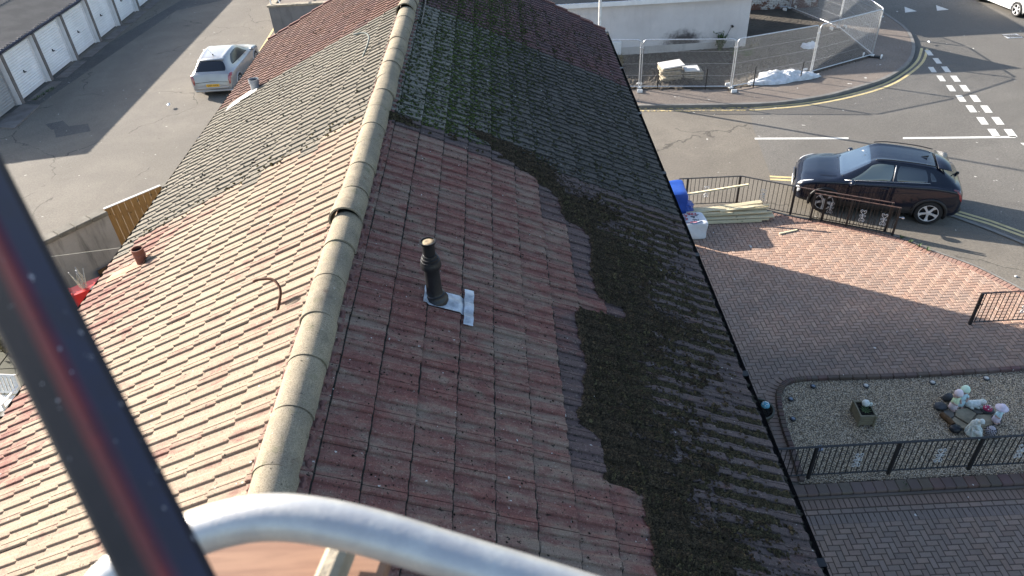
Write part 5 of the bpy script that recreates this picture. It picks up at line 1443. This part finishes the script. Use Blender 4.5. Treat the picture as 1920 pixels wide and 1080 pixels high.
# bent galvanised guard rail
rp_ = [(150, 1180, .80), (200, 1092, .80), (262, 1040, .80), (340, 1003, .80), (420, 975, .80), (500, 962, .80), (590, 968, .80), (700, 992, .80), (820, 1028, .80), (960, 1070, .80), (1110, 1116, .80), (1300, 1178, .80)]
t = empty("guard_rail", "bent galvanised guard rail tube curving across the bottom of the view", "guard rail", D(600, 968, .8))
mb = MB(); mb.tube([p-t.location for p in crv([D(q[0], q[1]+8, q[2]) for q in rp_], 6)], .0255, 24); mb.build("rail", M['rail_galv'], t, True)
t2 = empty("scaffold_board", "peach coloured scaffold board seen under the bend of the galvanised rail", "board", D(500, 1080, 1.0))
# board lying level below the rail
c = D(480, 1120, 1.02); mb = MB(); mb.bbox(c-t2.location, (.34, .20, .038), .008, R_(-12)); mb.build("board", M['peach_wood'], t2)
mb = MB(); c2 = D(622, 1078, .98); mb.bbox(c2-t2.location, (.03, .10, .05), .008, R_(-12)); mb.build("end_band", M['slab'], t2)

# ------------------------------------------------------------------ cars: a lofted body, everything else laid on that surface
class Car:
    def __init__(s, st): s.st = np.array(st, float); s.n = len(st)
    def ctrl(s, i):
        x, zb, zl, zt, w, wl, wt = s.st[i]
        zm = zb+(zl-zb)*.5
        return np.array([[x, 0, zb], [x, w*.86, zb], [x, w*.985, zb+.07], [x, w, zm], [x, w*.985, zl-.07], [x, wl, zl], [x, wt, zt-.035], [x, wt*.62, zt-.006], [x, 0, zt]])
    def _cr(s, P, t):
        i = int(min(max(math.floor(t), 0), len(P)-2)); f = t-i
        p0, p1, p2, p3 = P[max(i-1, 0)], P[i], P[i+1], P[min(i+2, len(P)-1)]
        m1, m2 = (p2-p0)*.42, (p3-p1)*.42
        return (2*f**3-3*f**2+1)*p1 + (f**3-2*f**2+f)*m1 + (-2*f**3+3*f**2)*p2 + (f**3-f**2)*m2
    def pt(s, u, v):
        """u along the car (0 tail .. n-1 nose), v round the half section (0 sill centre .. 8 roof centre, beyond 8 the other side)"""
        side = 1
        if v > 8: v = 16-v; side = -1
        i = int(min(max(math.floor(u), 0), s.n-2))
        rows = np.array([s._cr(s.C[j], v) for j in range(max(i-1, 0), min(i+3, s.n))])
        p = s._cr(rows, u-max(i-1, 0)); return Vector((p[0], p[1]*side, p[2]))
    def nrm(s, u, v):
        e = .02; a = s.pt(min(u+e, s.n-1), v)-s.pt(max(u-e, 0), v); b = s.pt(u, min(v+e, 15.99))-s.pt(u, max(v-e, .01)); n = a.cross(b)
        return (n.normalized() if n.length > 1e-9 else Vector((0, 0, 1)))
    def prep(s): s.C = [s.ctrl(i) for i in range(s.n)]
    def u_at(s, x): return float(np.interp(x, s.st[:, 0], np.arange(s.n)))
    def body(s, wheels, r_arch, name, mt, root, nu=9, nv=5):
        mb = MB(); us = np.linspace(0, s.n-1, (s.n-1)*nu+1); vs_ = np.linspace(0, 16, 16*nv+1)
        m = len(vs_); V = [s.pt(u, v) for u in us for v in vs_]; F = []
        for i in range(len(us)-1):
            for j in range(m-1):
                q = (i*m+j, i*m+j+1, (i+1)*m+j+1, (i+1)*m+j); c = sum((V[k] for k in q), Vector())/4
                if abs(c.y) > .5 and any((c.x-wx)**2+(c.z-wz)**2 < r_arch**2 for wx, wz in wheels): continue
                F.append(q[::-1])
        F.append(tuple(range(m))); F.append(tuple((len(us)-1)*m+k for k in range(m-1, -1, -1)))
        mb.add(V, F); return mb.build(name, mt, root, True, angle=40)
    def patch(s, cor, name, mt, root, off=.006, k=.25, n=10, both=True, mirror_center=False):
        """a panel on the body surface: cor = four (x, v) corners, tail-bottom, nose-bottom, nose-top, tail-top"""
        res = []
        for sd in ((1, -1) if both else (1,)):
            mb = MB(); vs = []
            for i in range(n+1):
                for j in range(n+1):
                    a, b = 2*i/n-1, 2*j/n-1; aa, bb = a*math.sqrt(1-k*b*b), b*math.sqrt(1-k*a*a); p, q = (aa+1)/2, (bb+1)/2
                    x = (1-q)*((1-p)*cor[0][0]+p*cor[1][0]) + q*((1-p)*cor[3][0]+p*cor[2][0]); v = (1-q)*((1-p)*cor[0][1]+p*cor[1][1]) + q*((1-p)*cor[3][1]+p*cor[2][1])
                    u = s.u_at(x); w = s.pt(u, v); nn = s.nrm(u, v)
                    if nn.dot(Vector((0, w.y, w.z-.55))) < 0: nn = -nn
                    w = w+nn*off*(1 if max(abs(a), abs(b)) < .99 else .1); vs.append((w.x, w.y*sd, w.z))
            F = [(i*(n+1)+j, (i+1)*(n+1)+j, (i+1)*(n+1)+j+1, i*(n+1)+j+1) for i in range(n) for j in range(n)]
            mb.add(vs, F if sd > 0 else [f[::-1] for f in F]); res.append(mb.build(name, mt, root, True))
        return res
    def line(s, pts, r, name, mt, root, off=.002, both=True):
        mb = MB()
        for sd in ((1, -1) if both else (1,)):
            P = []
            for x, v in pts:
                u = s.u_at(x); p = s.pt(u, v); nn = s.nrm(u, v)
                if nn.dot(Vector((0, p.y, p.z-.55))) < 0: nn = -nn
                p = p+nn*off; P.append((p.x, p.y*sd, p.z))
            mb.tube(P, r, 5)
        return mb.build(name, mt, root, True)
def wheel(root, x, y, r, spoke_mt, dark_mt, sd, width=.22, spokes=5):
    w = bpy.data.objects.new("wheel", None); COL.objects.link(w); w.parent = root; w.location = (x, y, r); w.empty_display_size = .1
    RX = Matrix.Rotation(R_(-90*sd), 3, 'X')
    mb = MB(); h = width/2; mb.lathe([(r*.70, -h), (r*.93, -h), (r, -h*.75), (r, h*.75), (r*.93, h), (r*.70, h), (r*.69, h*.3)], n=36, M=RX, close=False); mb.build("tyre", M['rubber'], w, True, angle=40)
    mb = MB(); mb.lathe([(r*.70, h*.95), (r*.665, h*.98), (r*.65, h*.5), (r*.62, h*.1), (r*.1, h*.1), (.001, h*.1)], n=36, M=RX, close=False); mb.build("rim", dark_mt, w, True, angle=40)
    mb = MB()
    for k in range(spokes):
        a = 2*math.pi*k/spokes+.3
        for da, w0, w1 in ((0, .16, .30),):
            P = []
            for rr, hw in ((r*.10, .16), (r*.40, .13), (r*.665, .26)):
                for sg in (-1, 1):
                    P.append((rr*math.cos(a)-sg*hw*r*.62*math.sin(a)*.9, rr*math.sin(a)+sg*hw*r*.62*math.cos(a)*.9))
            zz = [h*.82, h*.82, h*.70, h*.70, h*.88, h*.88]
            vs = [RX @ Vector((p[0], p[1], z)) for p, z in zip(P, zz)] + [RX @ Vector((p[0], p[1], z-.03)) for p, z in zip(P, zz)]
            mb.add(vs, [(0, 2, 3, 1), (2, 4, 5, 3), (6, 8, 2, 0), (8, 10, 4, 2), (1, 3, 9, 7), (3, 5, 11, 9)])
    mb.lathe([(r*.16, h*.5), (r*.16, h*.86), (r*.08, h*.92), (.001, h*.92)], n=16, M=RX, close=False)
    mb.lathe([(r*.70, h*.90), (r*.70, h*1.0), (r*.655, h*1.0), (r*.655, h*.8)], n=36, M=RX, close=False)
    mb.build("spokes", spoke_mt, w, True, angle=40)
    return w
def arches(root, car, wheels, r, mt, lip):
    for wx, wz in wheels:
        for sd in (-1, 1):
            mb = MB(); pts = []
            for k in range(15):
                a = R_(-20)+R_(220)*k/14; x, z = wx+r*math.cos(a), wz+r*math.sin(a)
                best = min(((abs(car.pt(car.u_at(x), v).z-z), v) for v in np.arange(1.2, 5.4, .1)))[1]
                p = car.pt(car.u_at(x), best); pts.append((x, sd*(p.y+.004), max(z, .18)))
            mb.tube(pts, lip, 7); mb.build("wheel_arch", mt, root, True)
        mb = MB(); mb.lathe([(r-.01, -.62), (r-.01, .62)], (wx, 0, wz), 24, Matrix.Rotation(R_(90), 3, 'X'), close=False); mb.build("wheel_well", M['dark'], root)
def text_obj(txt, size, mt, root, loc, rot, name="lettering", sx=1.0):
    cu = bpy.data.curves.new(name, 'FONT'); cu.body = txt; cu.size = size; cu.align_x = 'CENTER'; cu.align_y = 'CENTER'; cu.extrude = .0008
    tmp = bpy.data.objects.new(name, cu); COL.objects.link(tmp); bpy.context.view_layer.update()
    me = bpy.data.meshes.new_from_object(tmp.evaluated_get(bpy.context.evaluated_depsgraph_get())); bpy.data.objects.remove(tmp)
    me.materials.clear(); me.materials.append(mt); o = bpy.data.objects.new(name, me); COL.objects.link(o); o.parent = root; o.location = loc; o.rotation_euler = rot; o.scale = (sx, 1, 1); return o

# --- silver three-door hatchback seen from behind
def silver_hatch():
    root = empty("parked_car", "silver three door hatchback with a yellow rear plate parked in the garage court", "car", (-11.69, 30.60, 0), R_(90))
    c = Car([(-2.12, .36, .48, .54, .58, .56, .48), (-2.08, .29, .60, .70, .76, .70, .60), (-2.02, .24, .82, .90, .80, .71, .62), (-1.96, .22, .90, .97, .835, .735, .63), (-1.50, .20, .95, 1.33, .868, .765, .52), (-.95, .19, .94, 1.405, .868, .775, .55), (-.35, .19, .92, 1.42, .865, .785, .565), (.15, .19, .90, 1.35, .865, .79, .55), (1.05, .20, .86, .95, .86, .78, .66), (1.85, .22, .74, .80, .84, .76, .62), (2.12, .26, .60, .66, .75, .68, .55), (2.20, .33, .45, .5, .62, .55, .45)]); c.prep()
    wh = [(-1.305, .325), (1.305, .325)]; P = M['silver_paint']
    c.body(wh, .355, "body", P, root)
    arches(root, c, wh, .355, P, .022)
    for x, z in wh:
        for sd in (-1, 1): wheel(root, x, sd*.775, .325, M['alloy'], M['dark_alloy'], sd, .21)
    c.patch(((-1.90, 5.85), (-1.56, 6.0), (-1.56, 10.0), (-1.90, 10.15)), "rear_window", M['rear_glass'], root, .012, .3, 12, both=False)
    c.patch(((-1.42, 5.2), (.85, 5.14), (.05, 5.86), (-.95, 5.84)), "side_window", M['rear_glass'], root, .008, .25, 14)
    c.patch(((.20, 6.1), (.99, 6.1), (.99, 9.9), (.20, 9.9)), "windscreen", M['screen_glass'], root, .008, .1, 12, both=False)
    c.patch(((-2.07, 3.75), (-1.72, 4.2), (-1.76, 4.95), (-2.02, 5.05)), "rear_lamp", M['lamp_red'], root, .012, .35, 8)
    c.patch(((-2.10, 4.3), (-2.03, 3.9), (-1.99, 5.0), (-2.07, 5.75)), "rear_lamp", M['lamp_red'], root, .014, .3, 8)
    c.line([(-.72, 1.6), (-.72, 3), (-.62, 4.9), (-.60, 5.15)], .004, "door_gap", M['dark'], root); c.line([(.72, 1.6), (.72, 3), (.75, 4.9)], .004, "door_gap", M['dark'], root)
    c.line([(-1.0, 2.3), (.9, 2.3)], .010, "door_strip", P, root, .004)
    mb = MB()
    for sd in (-1, 1): mb.bbox((-.42, sd*.872, .80), (.20, .035, .028), .01)
    mb.build("door_handle", P, root, True)
    for sd in (-1, 1):
        mb = MB(); mb.blob((.72, sd*.985, .96), (.075, .11, .065), .0, 12, 8); mb.bbox((.76, sd*.88, .93), (.05, .12, .03), .01); mb.build("door_mirror", P, root, True)
    mb = MB(); mb.bbox((-1.51, 0, 1.345), (.14, 1.02, .03), .012, M=Matrix.Rotation(R_(-10), 3, 'Y')); mb.build("spoiler", P, root, True)
    mb = MB(); mb.bbox((-2.105, 0, .40), (.05, 1.25, .10), .03); mb.bbox((-2.04, 0, .27), (.12, 1.50, .10), .03); mb.build("bumper_lip", P, root, True)
    pl = MB(); pl.bbox((-2.118, -.02, .50), (.012, .53, .115), .003); pl = pl.build("number_plate", M['plate_yellow'], root)
    text_obj("SA57 OXN", .098, M['ink'], pl, (-2.1255, -.02, .5), (R_(90), 0, R_(-90)), "plate_lettering", .92)
    mb = MB(); pr = [(.001, .0), (.05, .0), (.058, .006), (.05, .012), (.001, .012)]; mb.lathe([(.040, 0), (.048, .006), (.040, .010)], (-2.03, 0, .80), 20, Matrix.Rotation(R_(-78), 3, 'Y'), close=False); mb.box((-2.038, 0, .80), (.008, .085, .012)); mb.build("badge", M['chrome'], root, True)
    mb = MB(); mb.bbox((-1.17, 0, 1.42), (.09, .05, .035), .012); mb.tube([(-1.17, 0, 1.43), (-1.50, 0, 1.74)], .005, 6); mb.build("aerial", M['black_plastic'], root)
    mb = MB(); mb.tube([(-1.9, .42, .22), (-2.12, .42, .22)], .035, 10); mb.build("exhaust", M['chrome'], root)
    mb = MB(); mb.bbox((-.0, 0, .2), (3.8, 1.35, .1), .03); mb.build("underbody", M['dark'], root)
    c.line([(-2.0, 4.75), (-2.06, 4.7), (-2.085, 5.2), (-2.09, 5.8), (-2.092, 8)], .010, "boot_gap", M['dark'], root)
    return root
silver_hatch()

# --- dark compact crossover on the right
def crossover():
    a, b = Vector((8.744, 17.524)), Vector((11.197, 16.634)); ang = math.atan2((a-b).y, (a-b).x); mid = (a+b)/2; nl = Vector((-math.sin(ang), math.cos(ang)))
    ctr = mid - nl*.80
    root = empty("parked_car", "glossy blue black compact crossover parked half on the footway beyond the railings", "car", (ctr.x, ctr.y, .006), ang)
    c = Car([(-2.05, .50, .66, .74, .66, .62, .54), (-2.02, .40, .84, .95, .80, .74, .66), (-1.94, .34, 1.00, 1.09, .86, .80, .70), (-1.82, .30, 1.08, 1.17, .885, .80, .64), (-1.30, .26, 1.14, 1.47, .900, .785, .535), (-.85, .25, 1.12, 1.55, .895, .785, .56), (-.1, .24, 1.08, 1.585, .89, .79, .575), (.28, .24, 1.05, 1.535, .89, .80, .57), (1.08, .25, 1.01, 1.09, .89, .81, .70), (1.62, .27, .95, 1.02, .885, .80, .64), (1.95, .29, .86, .92, .84, .74, .58), (2.10, .32, .72, .78, .74, .66, .5), (2.16, .38, .56, .62, .62, .56, .42)]); c.prep()
    wh = [(-1.318, .35), (1.318, .35)]; P = M['black_paint']
    c.body(wh, .405, "body", P, root, 9, 6)
    arches(root, c, wh, .41, M['cladding'], .042)
    for x, z in wh:
        for sd in (-1, 1): wheel(root, x, sd*.80, .35, M['alloy'], M['dark_alloy'], sd, .225)
    c.patch(((.36, 6.06), (1.03, 6.06), (1.03, 9.94), (.36, 9.94)), "windscreen", M['screen_glass'], root, .007, .1, 14, both=False)
    c.patch(((-.26, 5.10), (.84, 5.10), (.33, 5.86), (-.26, 5.88)), "front_side_window", M['pale_glass'], root, .007, .12, 12)
    c.patch(((-1.12, 5.16), (-.36, 5.10), (-.36, 5.88), (-1.00, 5.84)), "rear_side_window", M['car_glass'], root, .007, .16, 12)
    c.patch(((-1.32, 5.30), (-1.17, 5.24), (-1.10, 5.75), (-1.20, 5.62)), "quarter_window", M['car_glass'], root, .007, .2, 8)
    c.patch(((-1.78, 6.05), (-1.42, 6.12), (-1.42, 9.88), (-1.78, 9.95)), "rear_window", M['rear_glass'], root, .010, .15, 12, both=False)
    c.patch(((-2.01, 4.1), (-1.70, 4.45), (-1.72, 5.0), (-1.97, 4.95)), "rear_lamp", M['lamp_dark_red'], root, .014, .3, 8)
    c.patch(((-2.02, 3.5), (-1.90, 3.6), (-1.80, 4.3), (-1.99, 4.2)), "rear_lamp", M['lamp_red'], root, .014, .3, 6)
    c.patch(((1.72, 4.75), (2.08, 4.55), (2.06, 5.0), (1.66, 5.02)), "running_lamp", M['lamp_clear'], root, .012, .2, 8)
    for sd in (-1, 1):
        mb = MB(); pr = [(.098, -.03), (.10, .02), (.085, .035)]; Rm = Matrix.Rotation(R_(55*sd), 3, 'Z') @ Matrix.Rotation(R_(78), 3, 'Y')
        p = c.pt(c.u_at(2.035), 3.75); q = (p.x-.01, p.y*sd, .62)
        mb.lathe(pr, q, 20, Rm, close=False); hd = mb.build("headlight", M['black_plastic'], root, True)
        mb = MB(); mb.lathe([(.086, .028), (.06, .045), (.001, .05)], q, 20, Rm, close=False); mb.build("lens", M['lamp_clear'], hd, True)
    mb = MB(); mb.bbox((2.165, 0, .60), (.03, .62, .22), .03); mb.bbox((2.15, 0, .38), (.03, .9, .13), .02); mb.build("grille", M['black_plastic'], root)
    mb = MB(); mb.bar((2.18, .30, .70), (2.18, .12, .50), .025); mb.bar((2.18, -.30, .70), (2.18, -.12, .50), .025); mb.bar((2.18, .12, .50), (2.18, -.12, .50), .025); mb.build("grille_trim", M['chrome'], root)
    mb = MB()
    for sd in (-1, 1): mb.tube([(2.10, sd*.50, .30), (2.02, sd*.70, .34), (1.86, sd*.83, .42)], .032, 8)
    mb.build("bumper_blade", M['alloy'], root, True)
    pl = MB(); pl.bbox((2.19, 0, .47), (.012, .52, .11), .003); pl.build("number_plate", M['white_plastic'], root)
    pl = MB(); pl.bbox((-2.06, 0, .78), (.012, .52, .11), .003); pl.build("number_plate", M['plate_yellow'], root)
    # cladding round the bottom
    c.patch(((-.90, 1.25), (.90, 1.25), (.90, 2.45), (-.90, 2.35)), "sill_cladding", M['cladding'], root, .014, .02, 10)
    mb = MB(); mb.bbox((-2.03, 0, .45), (.12, 1.45, .20), .05); mb.build("rear_bumper_cladding", M['cladding'], root, True)
    for x0_ in (-1.13, -.31, .86):
        top = 5.1 if x0_ > .5 else 5.9; c.line([(x0_, 1.5), (x0_+.02, 3.2), (x0_+.03, 4.9), (x0_+.03, 5.1)], .004, "door_gap", M['dark'], root)
    c.line([(-1.16, 5.12), (-.3, 5.06), (.9, 5.05)], .006, "window_trim", M['chrome'], root, .008)
    c.line([(-.30, 5.12), (-.30, 5.5), (-.30, 5.86)], .012, "window_pillar_trim", M['alloy'], root, .010)
    c.line([(1.10, 6.2), (1.5, 6.25), (1.9, 6.3)], .004, "bonnet_gap", M['dark'], root); c.line([(.95, 3.2), (.45, 3.3), (-.9, 3.55), (-1.6, 4.2)], .006, "side_crease", P, root, .004)
    for sd in (-1, 1):
        mb = MB(); mb.blob((.72, sd*1.00, 1.05), (.085, .115, .085), .0, 14, 9); mb.bbox((.78, sd*.88, 1.0), (.05, .14, .035), .01); mb.build("door_mirror", P, root, True)
        mb = MB(); mb.bbox((-.10, sd*.885, .93), (.20, .03, .03), .01); mb.build("door_handle", P, root, True)
        mb = MB(); mb.bbox((.93, sd*.86, .80), (.16, .03, .015), .004)
        for k in range(6): mb.box((1.0-k*.05, sd*.889, .86), (.022, .01, .05))
        mb.build("wing_vent", M['black_plastic'], root)
    mb = MB()
    for sd in (-1, 1): mb.tube(crv([(-1.25, sd*.525, 1.545), (-.8, sd*.55, 1.60), (-.1, sd*.555, 1.625), (.25, sd*.54, 1.585)], 5), .014, 8)
    mb.build("roof_rail", M['black_plastic'], root, True)
    mb = MB(); mb.bbox((-1.46, 0, 1.488), (.34, 1.06, .03), .014, M=Matrix.Rotation(R_(-9), 3, 'Y')); mb.build("spoiler", P, root, True)
    mb = MB(); mb.add([(-1.08, -.018, 1.54), (-1.08, .018, 1.54), (-.90, .0, 1.55), (-1.10, 0, 1.60)], [(0, 1, 3), (1, 2, 3), (2, 0, 3), (0, 2, 1)]); mb.build("aerial_fin", M['black_plastic'], root)
    mb = MB(); mb.bar((-1.86, .0, 1.19), (-1.72, .34, 1.29), .018); mb.blob((-1.90, 0, 1.17), (.05, .05, .045), 0, 8, 6); mb.build("rear_wiper", M['black_plastic'], root)
    mb = MB()
    for y in (-.35, .25): mb.bar((1.10, y-.1, 1.075), (.98, y+.48, 1.10), .016)
    mb.build("windscreen_wiper", M['black_plastic'], root)
    mb = MB(); mb.box((.52, -.12, 1.50), (.05, .06, .004)); mb.build("windscreen_sticker", M['white_plastic'], root)
    mb = MB(); mb.bbox((0, 0, .26), (3.7, 1.4, .12), .03); mb.build("underbody", M['dark'], root)
    return root
crossover()

def plain_car(loc, ang, mt, label, L=4.0, wr=.31, yellow=True):
    root = empty("parked_car", label, "car", loc, ang); e = (L-4.2)/2
    c = Car([(-2.05-e, .36, .52, .60, .64, .62, .54), (-2.0-e, .28, .78, .90, .80, .76, .68), (-1.9-e, .24, .94, 1.03, .85, .79, .70), (-1.40, .20, .98, 1.40, .865, .79, .57), (-.6, .19, .96, 1.49, .865, .79, .58), (.25, .19, .93, 1.45, .86, .79, .57), (1.05, .20, .90, 1.0, .855, .78, .68), (1.65+e, .22, .80, .88, .83, .75, .60), (1.95+e, .26, .62, .70, .74, .66, .52), (2.05+e, .34, .48, .54, .62, .55, .44)]); c.prep()
    wh = [(-1.25, wr), (1.25, wr)]
    c.body(wh, wr+.04, "body", mt, root, 7, 4); arches(root, c, wh, wr+.04, mt, .022)
    for x, z in wh:
        for sd in (-1, 1): wheel(root, x, sd*.77, wr, M['alloy'], M['dark_alloy'], sd, .2)
    c.patch(((-1.85, 6.05), (-1.48, 6.12), (-1.48, 9.88), (-1.85, 9.95)), "rear_window", M['car_glass'], root, .010, .15, 8, both=False)
    c.patch(((-1.40, 5.18), (.85, 5.14), (.22, 5.86), (-1.10, 5.84)), "side_window", M['car_glass'], root, .008, .18, 10)
    c.patch(((.32, 6.1), (.99, 6.1), (.99, 9.9), (.32, 9.9)), "windscreen", M['screen_glass'], root, .008, .1, 10, both=False)
    c.patch(((1.62+e, 4.4), (1.98+e, 4.2), (1.94+e, 4.95), (1.58+e, 5.0)), "headlight", M['lamp_clear'], root, .010, .3, 6)
    c.patch(((-1.99-e, 4.0), (-1.84, 4.2), (-1.84, 5.0), (-1.95-e, 4.95)), "rear_lamp", M['lamp_red'], root, .012, .3, 6)
    c.line([(-.55, 1.6), (-.55, 3), (-.5, 5.1)], .004, "door_gap", M['dark'], root); c.line([(.62, 1.6), (.62, 3), (.66, 4.9)], .004, "door_gap", M['dark'], root)
    for sd in (-1, 1):
        mb = MB(); mb.blob((.66, sd*.97, 1.0), (.075, .11, .07), .0, 10, 7); mb.build("door_mirror", mt, root, True)
    mb = MB(); mb.bbox((2.06+e, 0, .46), (.02, .52, .11), .003); mb.build("number_plate", M['white_plastic'], root)
    mb = MB(); mb.bbox((-2.06-e, 0, .55), (.02, .52, .11), .003); mb.build("number_plate", M['plate_yellow'] if yellow else M['white_plastic'], root)
    mb = MB(); mb.bbox((0, 0, .2), (3.6, 1.35, .1), .03); mb.build("underbody", M['dark'], root)
    return root
# white car at the far junction: its near front wheel stands at the frame's top right
fw = G(1904, 31, 0); wa = R_(-82); d = Vector((math.cos(wa), math.sin(wa), 0)); lf = Vector((-math.sin(wa), math.cos(wa), 0))
cpos = fw - d*1.25 + lf*.77
plain_car((cpos.x, cpos.y, .006), wa, M['white_paint'], "white car at the road junction in the top right corner")
plain_car((-13.35, 44.95, 0), R_(90), M['dark_paint'], "dark grey car parked up the garage court beyond the silver one", yellow=False)
